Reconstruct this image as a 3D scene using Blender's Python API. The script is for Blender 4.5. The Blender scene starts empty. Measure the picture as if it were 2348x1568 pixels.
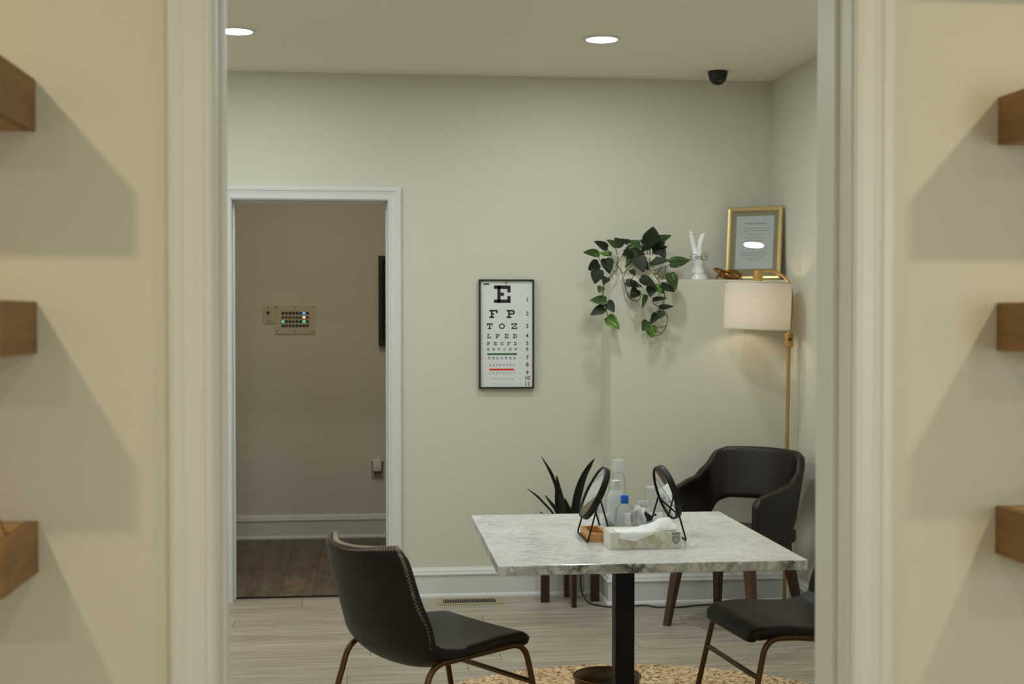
import bpy, bmesh, math, random
from mathutils import Vector, Matrix, Quaternion
R_ = math.radians
random.seed(7)
SC = bpy.context.scene
COL = SC.collection

# ------------------------------------------------------------------ camera
cam_d = bpy.data.cameras.new('camera')
cam_d.sensor_fit = 'HORIZONTAL'; cam_d.sensor_width = 36.0
cam_d.lens = 3100.0 / 2348.0 * 36.0
cam_d.clip_start = 0.05; cam_d.clip_end = 60
cam_d.dof.use_dof = True; cam_d.dof.focus_distance = 5.3; cam_d.dof.aperture_fstop = 3.6
cam = bpy.data.objects.new('camera', cam_d); COL.objects.link(cam)
cam.location = (0, 0, 1.48)
cam.rotation_euler = (R_(90 - 1.0903), 0, R_(-6.1849))
SC.camera = cam

# ------------------------------------------------------------------ world, exposure
wd = bpy.data.worlds.new('world'); SC.world = wd; wd.use_nodes = True
wd.node_tree.nodes['Background'].inputs[0].default_value = (0.6, 0.65, 0.7, 1)
wd.node_tree.nodes['Background'].inputs[1].default_value = 0.02
SC.view_settings.view_transform = 'Standard'
SC.view_settings.look = 'None'
SC.view_settings.exposure = 0.0
SC.view_settings.gamma = 1.0
SC.view_settings.use_curve_mapping = False
cy = SC.cycles
cy.max_bounces = 8; cy.glossy_bounces = 3; cy.transmission_bounces = 4; cy.transparent_max_bounces = 10
cy.caustics_reflective = False; cy.caustics_refractive = False; cy.use_adaptive_sampling = True; cy.adaptive_threshold = 0.08
# lamp powers (watts) of the downlights, per room; plus added fill behind the camera and at the window
P_ROOM, P_CORR, P_BACKFILL, P_HALL, P_LAMP, P_WINFILL = 7.35, 13.8, 13.9, 8.7, 1.0, 55.0
C_ROOM, C_CORR, C_BACKFILL = (0.93, 1.0, 0.97), (1.0, 0.88, 0.50), (1.0, 0.95, 0.86)
C_HALL, C_LAMP, C_WINFILL = (1.0, 0.84, 0.62), (1.0, 0.79, 0.54), (0.93, 0.98, 1.0)

# ------------------------------------------------------------------ helpers
def lin(r, g, b):
    f = lambda c: (c/255/12.92) if c/255 <= 0.04045 else ((c/255+0.055)/1.055)**2.4
    return (f(r), f(g), f(b), 1)

class MB:
    def __init__(self): self.v = []; self.f = []
    def add(self, vs, fs):
        o = len(self.v); self.v += [tuple(p) for p in vs]; self.f += [tuple(i+o for i in q) for q in fs]; return self
    def box(self, x0, x1, y0, y1, z0, z1, c=0.0):
        if c <= 0:
            return self.add([(x0,y0,z0),(x1,y0,z0),(x1,y1,z0),(x0,y1,z0),(x0,y0,z1),(x1,y0,z1),(x1,y1,z1),(x0,y1,z1)],
                            [(0,3,2,1),(4,5,6,7),(0,1,5,4),(1,2,6,5),(2,3,7,6),(3,0,4,7)])
        bm = bmesh.new(); bmesh.ops.create_cube(bm, size=1)
        for v in bm.verts:
            v.co = Vector(((x0+x1)/2+v.co.x*(x1-x0), (y0+y1)/2+v.co.y*(y1-y0), (z0+z1)/2+v.co.z*(z1-z0)))
        bmesh.ops.bevel(bm, geom=bm.edges[:], offset=c, segments=2, profile=0.6, affect='EDGES')
        self.from_bm(bm); bm.free(); return self
    def from_bm(self, bm):
        bm.verts.index_update()
        self.add([v.co[:] for v in bm.verts], [[v.index for v in f.verts] for f in bm.faces])
    def tube(self, pts, r, n=8, cap=True, flat=1.0):
        pts = [Vector(p) for p in pts]; m = len(pts)
        rs = r if isinstance(r, (list, tuple)) else [r]*m
        t0 = (pts[1]-pts[0]).normalized()
        a = Vector((0,0,1)) if abs(t0.z) < 0.9 else Vector((1,0,0))
        u = t0.cross(a).normalized(); rings = []
        for i in range(m):
            t = (pts[min(i+1,m-1)]-pts[max(i-1,0)]).normalized()
            u = (u - t*u.dot(t)).normalized(); w = t.cross(u)
            rings.append([pts[i]+(u*math.cos(2*math.pi*k/n)+w*math.sin(2*math.pi*k/n)*flat)*rs[i] for k in range(n)])
        vs = [p for q in rings for p in q]; fs = []
        for i in range(m-1):
            for k in range(n):
                fs.append((i*n+k, i*n+(k+1)%n, (i+1)*n+(k+1)%n, (i+1)*n+k))
        if cap: fs += [tuple(range(n-1,-1,-1)), tuple(range((m-1)*n, m*n))]
        return self.add(vs, fs)
    def lathe(self, prof, c=(0,0,0), n=24, M=None, cap=True):
        vs = []; fs = []; m = len(prof)
        for (r, z) in prof:
            for k in range(n):
                a = 2*math.pi*k/n; vs.append(Vector((r*math.cos(a), r*math.sin(a), z)))
        for i in range(m-1):
            for k in range(n): fs.append((i*n+k, i*n+(k+1)%n, (i+1)*n+(k+1)%n, (i+1)*n+k))
        if cap:
            if prof[0][0] > 1e-6: fs.append(tuple(range(n-1,-1,-1)))
            if prof[-1][0] > 1e-6: fs.append(tuple(range((m-1)*n, m*n)))
        if M is not None: vs = [M @ p for p in vs]
        return self.add([p+Vector(c) for p in vs], fs)
    def prism(self, poly, y0, y1):      # poly in (x, z), extruded along y (y0 front)
        n = len(poly)
        vs = [(x,y0,z) for x,z in poly]+[(x,y1,z) for x,z in poly]
        fs = [tuple(range(n)), tuple(range(2*n-1,n-1,-1))]+[(i,n+i,n+(i+1)%n,(i+1)%n) for i in range(n)]
        return self.add(vs, fs)
    def grid(self, P, closed_u=False):
        m, n = len(P), len(P[0]); vs = [p for r in P for p in r]; fs = []
        for i in range(m-1 if not closed_u else m):
            for j in range(n-1):
                a = i*n+j; b = ((i+1)%m)*n+j; fs.append((a, a+1, b+1, b))
        return self.add(vs, fs)
    def xf(self, M):
        self.v = [tuple(M @ Vector(p)) for p in self.v]; return self
    def build(self, name, mat, parent=None, smooth=False, origin=None, bevel=0, angle=40):
        if parent is not None and origin is None: origin = (0,0,0)
        if origin is None:
            xs, ys, zs = zip(*self.v); origin = ((min(xs)+max(xs))/2, (min(ys)+max(ys))/2, min(zs))
        me = bpy.data.meshes.new(name)
        me.from_pydata([(p[0]-origin[0], p[1]-origin[1], p[2]-origin[2]) for p in self.v], [], self.f)
        bm = bmesh.new(); bm.from_mesh(me); bmesh.ops.recalc_face_normals(bm, faces=bm.faces[:])
        if bevel:
            bmesh.ops.bevel(bm, geom=[e for e in bm.edges if len(e.link_faces)==2 and e.calc_face_angle(0) > 0.5], offset=bevel, segments=2, profile=0.6, affect='EDGES')
        bm.to_mesh(me); bm.free()
        if mat is not None: me.materials.append(mat)
        if smooth:
            me.polygons.foreach_set('use_smooth', [True]*len(me.polygons))
            if smooth != 'all':
                me.set_sharp_from_angle(angle=R_(angle))
        o = bpy.data.objects.new(name, me); COL.objects.link(o)
        if parent is not None: o.parent = parent
        else: o.location = origin
        return o

def tag(o, label=None, cat=None, group=None, kind=None):
    if label: o['label'] = label
    if cat: o['category'] = cat
    if group: o['group'] = group
    if kind: o['kind'] = kind
    return o
ORG = {}
def thing(name, label, cat, loc=(0,0,0), rz=0.0, group=None, absolute=True):
    o = bpy.data.objects.new(name, None); COL.objects.link(o)
    o.empty_display_size = 0.05; o.location = loc; o.rotation_euler = (0,0,rz)
    ORG[o.name] = tuple(loc) if absolute else (0,0,0)
    return tag(o, label, cat, group)
def part(mb, name, mat, parent, **k):   # mb in world coordinates when the thing is absolute
    root = parent
    while root.parent is not None: root = root.parent
    org = ORG.get(root.name)
    if org is None: org = tuple(root.location)
    return mb.build(name, mat, parent, origin=org, **k)
def struct(mb, name, mat, label=None, **k):
    o = mb.build(name, mat, None, **k); o['kind'] = 'structure'
    if label: o['label'] = label
    return o
def kid(obj, parent): obj.parent = parent; return obj
def copy_tree(o, parent=None):
    c = o.copy(); COL.objects.link(c); c.parent = parent
    if o.name in ORG: ORG[c.name] = ORG[o.name]
    for ch in list(o.children): copy_tree(ch, c)
    return c
def catmull(pts, sub=6):
    P = [Vector(p) for p in pts]; out = []
    for i in range(len(P)-1):
        p0 = P[max(i-1,0)]; p1 = P[i]; p2 = P[i+1]; p3 = P[min(i+2,len(P)-1)]
        for k in range(sub):
            t = k/sub
            out.append(0.5*((2*p1)+(p2-p0)*t+(2*p0-5*p1+4*p2-p3)*t*t+(3*p1-p0-3*p2+p3)*t**3))
    out.append(P[-1]); return out
def fillet(pts, r, n=5):
    P = [Vector(p) for p in pts]; out = [P[0]]
    for i in range(1, len(P)-1):
        a = (P[i-1]-P[i]); b = (P[i+1]-P[i]); d = min(r, a.length*0.49, b.length*0.49)
        s = P[i]+a.normalized()*d; e = P[i]+b.normalized()*d
        for k in range(n+1):
            t = k/n; out.append(s*(1-t)**2+P[i]*2*t*(1-t)+e*t*t)
    out.append(P[-1]); return out
def interp(tab, x):
    for (a, va), (b, vb) in zip(tab, tab[1:]):
        if x <= b:
            t = max(0.0, (x-a)/(b-a)); t = t*t*(3-2*t); return va+(vb-va)*t
    return tab[-1][1]
def text_mb(body, size, mat=None, align='CENTER', ext=0.0, bold=0.0):
    cu = bpy.data.curves.new('t', 'FONT'); cu.body = body; cu.size = size; cu.align_x = align; cu.align_y = 'CENTER'; cu.extrude = ext; cu.offset = bold*size; cu.resolution_u = 3
    o = bpy.data.objects.new('t', cu); COL.objects.link(o)
    dg = bpy.context.evaluated_depsgraph_get(); dg.update()
    me = bpy.data.meshes.new_from_object(o.evaluated_get(dg))
    mb = MB(); mb.add([v.co[:] for v in me.vertices], [tuple(p.vertices) for p in me.polygons])
    bpy.data.objects.remove(o); bpy.data.curves.remove(cu); bpy.data.meshes.remove(me)
    return mb

# ------------------------------------------------------------------ materials
def new_mat(name):
    m = bpy.data.materials.new(name); m.use_nodes = True
    return m, m.node_tree, m.node_tree.nodes['Principled BSDF']
def plain(name, col, rough=0.5, metal=0.0, bump=0.0, bscale=200.0, var=0.0, vscale=8.0, spec=0.5, coat=0.0):
    m, t, b = new_mat(name)
    b.inputs['Roughness'].default_value = rough; b.inputs['Metallic'].default_value = metal
    b.inputs['Specular IOR Level'].default_value = spec; b.inputs['Coat Weight'].default_value = coat
    tc = t.nodes.new('ShaderNodeTexCoord')
    nz = t.nodes.new('ShaderNodeTexNoise'); nz.inputs['Scale'].default_value = vscale; nz.inputs['Detail'].default_value = 4
    t.links.new(tc.outputs['Object'], nz.inputs['Vector'])
    mx = t.nodes.new('ShaderNodeMix'); mx.data_type = 'RGBA'
    k = 1-var
    mx.inputs[6].default_value = (col[0]*k, col[1]*k, col[2]*k, 1); k = 1+var
    mx.inputs[7].default_value = (min(1,col[0]*k), min(1,col[1]*k), min(1,col[2]*k), 1)
    t.links.new(nz.outputs['Fac'], mx.inputs[0]); t.links.new(mx.outputs[2], b.inputs['Base Color'])
    if bump:
        n2 = t.nodes.new('ShaderNodeTexNoise'); n2.inputs['Scale'].default_value = bscale; n2.inputs['Detail'].default_value = 2
        t.links.new(tc.outputs['Object'], n2.inputs['Vector'])
        bp = t.nodes.new('ShaderNodeBump'); bp.inputs['Strength'].default_value = bump; bp.inputs['Distance'].default_value = 0.002
        t.links.new(n2.outputs['Fac'], bp.inputs['Height']); t.links.new(bp.outputs['Normal'], b.inputs['Normal'])
    return m
def wood(name, c1, c2, axis='X', scale=1.0, rough=0.5, rnd=0.25, streak=30.0, bump=0.08):
    m, t, b = new_mat(name); b.inputs['Roughness'].default_value = rough
    tc = t.nodes.new('ShaderNodeTexCoord'); oi = t.nodes.new('ShaderNodeObjectInfo')
    mp = t.nodes.new('ShaderNodeMapping')
    s = [streak*scale]*3; s['XYZ'.index(axis)] = 1.6*scale
    mp.inputs['Scale'].default_value = s
    va = t.nodes.new('ShaderNodeVectorMath'); va.operation = 'SCALE'
    cb = t.nodes.new('ShaderNodeCombineXYZ')
    for i in range(3): t.links.new(oi.outputs['Random'], cb.inputs[i])
    t.links.new(cb.outputs[0], va.inputs[0]); va.inputs['Scale'].default_value = 37.0
    ad = t.nodes.new('ShaderNodeVectorMath'); ad.operation = 'ADD'
    t.links.new(tc.outputs['Object'], ad.inputs[0]); t.links.new(va.outputs[0], ad.inputs[1])
    t.links.new(ad.outputs[0], mp.inputs['Vector'])
    nz = t.nodes.new('ShaderNodeTexNoise'); nz.inputs['Scale'].default_value = 1.5; nz.inputs['Detail'].default_value = 6; nz.inputs['Roughness'].default_value = 0.65
    nz.inputs['Distortion'].default_value = 0.6
    t.links.new(mp.outputs[0], nz.inputs['Vector'])
    cr = t.nodes.new('ShaderNodeValToRGB')
    cr.color_ramp.elements[0].position = 0.32; cr.color_ramp.elements[0].color = c1
    cr.color_ramp.elements[1].position = 0.68; cr.color_ramp.elements[1].color = c2
    t.links.new(nz.outputs['Fac'], cr.inputs['Fac'])
    hv = t.nodes.new('ShaderNodeHueSaturation')
    mr = t.nodes.new('ShaderNodeMapRange'); mr.inputs['To Min'].default_value = 1-rnd; mr.inputs['To Max'].default_value = 1+rnd
    t.links.new(oi.outputs['Random'], mr.inputs['Value']); t.links.new(mr.outputs[0], hv.inputs['Value'])
    t.links.new(cr.outputs[0], hv.inputs['Color']); t.links.new(hv.outputs[0], b.inputs['Base Color'])
    bp = t.nodes.new('ShaderNodeBump'); bp.inputs['Strength'].default_value = bump; bp.inputs['Distance'].default_value = 0.001
    t.links.new(nz.outputs['Fac'], bp.inputs['Height']); t.links.new(bp.outputs['Normal'], b.inputs['Normal'])
    return m
def marble(name, k1=0.45, k2=0.30, kc=0.06):
    m, t, b = new_mat(name); b.inputs['Roughness'].default_value = 0.22; b.inputs['Coat Weight'].default_value = 0.15
    tc = t.nodes.new('ShaderNodeTexCoord')
    def vein(sc, dist, lo, hi, strength, off):
        mp = t.nodes.new('ShaderNodeMapping'); mp.inputs['Location'].default_value = off; mp.inputs['Rotation'].default_value = (0.3,0.2,0.5); mp.inputs['Scale'].default_value = (1.0,1.7,1.0)
        t.links.new(tc.outputs['Object'], mp.inputs['Vector'])
        n = t.nodes.new('ShaderNodeTexNoise'); n.inputs['Scale'].default_value = sc; n.inputs['Detail'].default_value = 7; n.inputs['Roughness'].default_value = 0.62; n.inputs['Distortion'].default_value = dist
        t.links.new(mp.outputs[0], n.inputs['Vector'])
        s = t.nodes.new('ShaderNodeMath'); s.operation = 'SUBTRACT'; s.inputs[1].default_value = 0.5; t.links.new(n.outputs['Fac'], s.inputs[0])
        a = t.nodes.new('ShaderNodeMath'); a.operation = 'ABSOLUTE'; t.links.new(s.outputs[0], a.inputs[0])
        r = t.nodes.new('ShaderNodeMapRange'); r.inputs['From Min'].default_value = lo; r.inputs['From Max'].default_value = hi; r.inputs['To Min'].default_value = strength; r.inputs['To Max'].default_value = 0
        t.links.new(a.outputs[0], r.inputs['Value']); return r.outputs[0]
    v1 = vein(4.5, 1.2, 0.0, 0.050, k1, (3,1,7)); v2 = vein(15.0, 0.9, 0.0, 0.045, k2, (9,4,2))
    mk = t.nodes.new('ShaderNodeTexNoise'); mk.inputs['Scale'].default_value = 5.0; mk.inputs['Detail'].default_value = 3
    t.links.new(tc.outputs['Object'], mk.inputs['Vector'])
    mr = t.nodes.new('ShaderNodeMapRange'); mr.inputs['From Min'].default_value = 0.42; mr.inputs['From Max'].default_value = 0.66
    t.links.new(mk.outputs['Fac'], mr.inputs['Value'])
    x = t.nodes.new('ShaderNodeMath'); x.operation = 'MULTIPLY'; t.links.new(v1, x.inputs[0]); t.links.new(mr.outputs[0], x.inputs[1])
    y = t.nodes.new('ShaderNodeMath'); y.operation = 'MAXIMUM'; t.links.new(x.outputs[0], y.inputs[0]); t.links.new(v2, y.inputs[1])
    # soft grey clouds
    cl = t.nodes.new('ShaderNodeMath'); cl.operation = 'MULTIPLY'; cl.inputs[1].default_value = kc; t.links.new(mr.outputs[0], cl.inputs[0])
    sm = t.nodes.new('ShaderNodeMath'); sm.operation = 'ADD'; sm.use_clamp = True; t.links.new(y.outputs[0], sm.inputs[0]); t.links.new(cl.outputs[0], sm.inputs[1])
    mx = t.nodes.new('ShaderNodeMix'); mx.data_type = 'RGBA'
    mx.inputs[6].default_value = (0.70,0.71,0.69,1); mx.inputs[7].default_value = (0.085,0.075,0.07,1)
    t.links.new(sm.outputs[0], mx.inputs[0]); t.links.new(mx.outputs[2], b.inputs['Base Color'])
    return m
def clear(name, tint=(0.95,0.97,0.97), white=0.0, ior=1.3, rough=0.03):
    m = bpy.data.materials.new(name); m.use_nodes = True; t = m.node_tree; t.nodes.clear()
    out = t.nodes.new('ShaderNodeOutputMaterial')
    tr = t.nodes.new('ShaderNodeBsdfTransparent'); tr.inputs[0].default_value = (*tint,1)
    gl = t.nodes.new('ShaderNodeBsdfGlossy'); gl.inputs['Roughness'].default_value = rough
    fr = t.nodes.new('ShaderNodeFresnel'); fr.inputs['IOR'].default_value = ior
    mx = t.nodes.new('ShaderNodeMixShader')
    t.links.new(fr.outputs[0], mx.inputs[0]); t.links.new(tr.outputs[0], mx.inputs[1]); t.links.new(gl.outputs[0], mx.inputs[2])
    last = mx
    if white > 0:
        df = t.nodes.new('ShaderNodeBsdfDiffuse'); df.inputs[0].default_value = (0.85,0.87,0.88,1)
        tl = t.nodes.new('ShaderNodeBsdfTranslucent'); tl.inputs[0].default_value = (0.85,0.87,0.88,1)
        ad = t.nodes.new('ShaderNodeMixShader'); ad.inputs[0].default_value = 0.5
        t.links.new(df.outputs[0], ad.inputs[1]); t.links.new(tl.outputs[0], ad.inputs[2])
        m2 = t.nodes.new('ShaderNodeMixShader'); m2.inputs[0].default_value = white
        t.links.new(mx.outputs[0], m2.inputs[1]); t.links.new(ad.outputs[0], m2.inputs[2]); last = m2
    t.links.new(last.outputs[0], out.inputs[0]); return m
def glow(name, col, strength, base=(0.8,0.8,0.8,1)):
    m, t, b = new_mat(name); b.inputs['Base Color'].default_value = base
    b.inputs['Emission Color'].default_value = (*col[:3],1); b.inputs['Emission Strength'].default_value = strength; return m
def fabric_shade(name):
    m = bpy.data.materials.new(name); m.use_nodes = True; t = m.node_tree; t.nodes.clear()
    out = t.nodes.new('ShaderNodeOutputMaterial'); tc = t.nodes.new('ShaderNodeTexCoord')
    mp = t.nodes.new('ShaderNodeMapping'); mp.inputs['Scale'].default_value = (260,260,60); t.links.new(tc.outputs['Object'], mp.inputs['Vector'])
    nz = t.nodes.new('ShaderNodeTexNoise'); nz.inputs['Scale'].default_value = 1.0; t.links.new(mp.outputs[0], nz.inputs['Vector'])
    cr = t.nodes.new('ShaderNodeValToRGB'); cr.color_ramp.elements[0].color = (0.76,0.72,0.66,1); cr.color_ramp.elements[1].color = (0.92,0.89,0.85,1)
    t.links.new(nz.outputs['Fac'], cr.inputs['Fac'])
    df = t.nodes.new('ShaderNodeBsdfDiffuse'); tl = t.nodes.new('ShaderNodeBsdfTranslucent')
    t.links.new(cr.outputs[0], df.inputs[0]); t.links.new(cr.outputs[0], tl.inputs[0])
    mx = t.nodes.new('ShaderNodeMixShader'); mx.inputs[0].default_value = 0.42
    t.links.new(df.outputs[0], mx.inputs[1]); t.links.new(tl.outputs[0], mx.inputs[2]); t.links.new(mx.outputs[0], out.inputs[0]); return m
def leafmat(name, c1, c2):
    m, t, b = new_mat(name); b.inputs['Roughness'].default_value = 0.5; b.inputs['Specular IOR Level'].default_value = 0.22
    tc = t.nodes.new('ShaderNodeTexCoord'); oi = t.nodes.new('ShaderNodeObjectInfo')
    ad = t.nodes.new('ShaderNodeVectorMath'); ad.operation = 'ADD'
    t.links.new(tc.outputs['Object'], ad.inputs[0]); t.links.new(oi.outputs['Random'], ad.inputs[1])
    mp = t.nodes.new('ShaderNodeMapping'); mp.inputs['Scale'].default_value = (5,1.6,1); t.links.new(ad.outputs[0], mp.inputs['Vector'])
    nz = t.nodes.new('ShaderNodeTexNoise'); nz.inputs['Scale'].default_value = 1.6; nz.inputs['Detail'].default_value = 3; t.links.new(mp.outputs[0], nz.inputs['Vector'])
    cr = t.nodes.new('ShaderNodeValToRGB'); cr.color_ramp.elements[0].position = 0.5; cr.color_ramp.elements[0].color = c1
    cr.color_ramp.elements[1].position = 0.78; cr.color_ramp.elements[1].color = c2
    t.links.new(nz.outputs['Fac'], cr.inputs['Fac']); t.links.new(cr.outputs[0], b.inputs['Base Color'])
    return m
WALL = plain('wall_paint', (0.665,0.655,0.565,1), 0.6, bump=0.12, bscale=350, var=0.015, vscale=3)
CEIL = plain('ceiling_paint', (0.93,0.88,0.79,1), 0.8, var=0.01)
TRIM = plain('white_trim_paint', (0.71,0.72,0.71,1), 0.38, var=0.012, vscale=5)
FLOORM = wood('grey_plank', lin(138,126,113), lin(184,173,159), 'X', 1.0, 0.42, 0.10, 26)
SUBF = plain('floor_base', lin(95,84,74), 0.8)
DARKFL = wood('dark_plank', lin(72,60,48), lin(122,104,86), 'Y', 1.0, 0.45, 0.10, 9)
OAK = wood('shelf_oak', lin(150,112,58), lin(190,150,88), 'X', 1.0, 0.5, 0.08, 24)
OAKEND = wood('shelf_oak_end', lin(112,80,42), lin(150,112,62), 'Y', 1.0, 0.55, 0.08, 24)
WALNUT = wood('walnut_leg', lin(58,38,26), lin(88,60,42), 'Z', 1.0, 0.42, 0.1, 40)
MAHOG = wood('red_brown_wood', lin(40,18,13), lin(64,30,22), 'Z', 1.0, 0.4, 0.08, 40)
BAMBOO = wood('bamboo', lin(196,140,84), lin(222,170,110), 'Y', 1.0, 0.45, 0.05, 40)
MARBLE = marble('marble'); MARBLE_EDGE = marble('marble_edge', 1.0, 0.5, 0.16)
LEATHER = plain('dark_leather', lin(25,19,15), 0.46, bump=0.25, bscale=420, var=0.15, vscale=14, spec=0.32)
LEATHER2 = plain('brown_black_leather', lin(28,19,15), 0.36, bump=0.15, bscale=380, var=0.12, vscale=10, spec=0.4)
THREAD = plain('pale_thread', lin(176,160,138), 0.7)
THREAD2 = plain('dark_thread', lin(150,132,108), 0.7)
BRONZE = plain('bronze_leg', lin(96,70,42), 0.34, 0.8)
BRASS = plain('brass', lin(186,152,92), 0.38, 0.6, var=0.05)
GOLD = plain('gold_leaf_frame', lin(206,186,136), 0.34, 0.65, var=0.08, vscale=30)
MATTE = plain('matte_black', lin(20,16,14), 0.6, spec=0.3)
BLACKM = plain('black_metal', lin(20,15,13), 0.5, 0.0, spec=0.3)
BLACKP = plain('black_plastic', lin(20,17,16), 0.35)
INK = plain('black_ink', lin(26,22,20), 0.6)
PAPER = plain('white_paper', (0.76,0.79,0.80,1), 0.6)
WHITEP = plain('white_plastic', (0.78,0.78,0.76,1), 0.4)
GREENI = plain('green_ink', lin(46,104,48), 0.6)
REDI = plain('red_ink', lin(222,58,44), 0.6)
GREYI = plain('grey_ink', lin(120,120,118), 0.7)
PALEI = plain('pale_grey_ink', lin(168,174,176), 0.7)
MIRROR = plain('mirror', (0.86,0.88,0.86,1), 0.02, 1.0)
GLASS = clear('glass', (0.96,0.97,0.96), 0.0, 1.5, 0.01)
PLASTIC = clear('clear_plastic', (0.97,0.98,0.98), 0.20, 1.2, 0.12)
FROST = clear('frosted_plastic', (0.95,0.96,0.96), 0.5, 1.2, 0.2)
POTHOS= [((1.229, 6.824, 1.829), (1.158, 6.808, 1.863), 0.039, 0), ((1.276, 6.819, 1.839), (1.221, 6.803, 1.87), 0.035, 1), ((1.278, 6.865, 1.842), (1.336, 6.889, 1.881), 0.047, 0), ((1.32, 6.823, 1.858), (1.349, 6.794, 1.865), 0.025, 0), ((1.184, 6.82, 1.8), (1.097, 6.784, 1.804), 0.041, 1), ((1.259, 6.866, 1.8), (1.191, 6.894, 1.806), 0.025, 2), ((1.228, 6.858, 1.775), (1.244, 6.832, 1.697), 0.057, 0), ((1.189, 6.848, 1.751), (1.138, 6.882, 1.719), 0.051, 0), ((1.17, 6.753, 1.715), (1.151, 6.744, 1.643), 0.057, 0), ((1.211, 6.736, 1.676), (1.187, 6.704, 1.64), 0.035, 0), ((1.184, 6.73, 1.629), (1.167, 6.718, 1.598), 0.033, 1), ((1.208, 6.728, 1.56), (1.12, 6.72, 1.56), 0.047, 1), ((1.217, 6.756, 1.554), (1.247, 6.716, 1.5), 0.043, 0), ((1.198, 6.733, 1.523), (1.123, 6.716, 1.486), 0.045, 0), ((1.219, 6.755, 1.476), (1.277, 6.727, 1.413), 0.053, 2), ((1.408, 6.863, 1.853), (1.325, 6.859, 1.821), 0.047, 1), ((1.471, 6.9, 1.859), (1.482, 6.887, 1.945), 0.078, 0), ((1.477, 6.9, 1.855), (1.42, 6.929, 1.877), 0.061, 0), ((1.501, 6.9, 1.872), (1.584, 6.909, 1.901), 0.035, 1), ((1.482, 6.9, 1.822), (1.557, 6.892, 1.842), 0.055, 0), ((1.522, 6.9, 1.828), (1.54, 6.862, 1.776), 0.037, 0), ((1.356, 6.835, 1.809), (1.431, 6.844, 1.802), 0.043, 0), ((1.346, 6.827, 1.815), (1.312, 6.849, 1.793), 0.029, 0), ((1.378, 6.829, 1.807), (1.306, 6.869, 1.719), 0.041, 1), ((1.388, 6.816, 1.784), (1.411, 6.781, 1.704), 0.061, 0), ((1.456, 6.856, 1.761), (1.555, 6.822, 1.768), 0.043, 0), ((1.558, 6.83, 1.752), (1.664, 6.82, 1.771), 0.051, 1), ((1.33, 6.703, 1.714), (1.343, 6.67, 1.681), 0.029, 0), ((1.313, 6.754, 1.654), (1.389, 6.711, 1.628), 0.038, 0), ((1.37, 6.744, 1.615), (1.327, 6.701, 1.571), 0.047, 0), ((1.379, 6.701, 1.673), (1.454, 6.685, 1.629), 0.046, 0), ((1.457, 6.758, 1.638), (1.503, 6.722, 1.594), 0.041, 2), ((1.442, 6.725, 1.631), (1.422, 6.682, 1.576), 0.047, 0), ((1.537, 6.737, 1.699), (1.557, 6.7, 1.608), 0.053, 1), ((1.486, 6.718, 1.638), (1.557, 6.705, 1.604), 0.041, 0), ((1.409, 6.727, 1.587), (1.389, 6.716, 1.517), 0.025, 1), ((1.445, 6.723, 1.564), (1.511, 6.679, 1.572), 0.028, 0), ((1.478, 6.72, 1.525), (1.553, 6.715, 1.531), 0.025, 0), ((1.488, 6.703, 1.507), (1.469, 6.691, 1.467), 0.039, 0), ((1.47, 6.747, 1.493), (1.433, 6.728, 1.438), 0.033, 0), ((1.416, 6.717, 1.456), (1.389, 6.709, 1.405), 0.041, 1), ((1.442, 6.759, 1.431), (1.444, 6.737, 1.369), 0.053, 2), ((1.358, 6.822, 1.788), (1.302, 6.769, 1.814), 0.037, 0), ((1.458, 6.9, 1.849), (1.508, 6.856, 1.877), 0.049, 0), ((1.501, 6.9, 1.849), (1.541, 6.867, 1.862), 0.037, 0), ((1.369, 6.9, 1.848), (1.416, 6.898, 1.868), 0.037, 0), ((1.432, 6.856, 1.792), (1.403, 6.905, 1.752), 0.039, 0), ((1.41, 6.839, 1.768), (1.445, 6.824, 1.716), 0.037, 0), ((1.314, 6.9, 1.862), (1.27, 6.867, 1.881), 0.029, 1), ((1.442, 6.863, 1.82), (1.428, 6.858, 1.861), 0.045, 0)]
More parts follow.
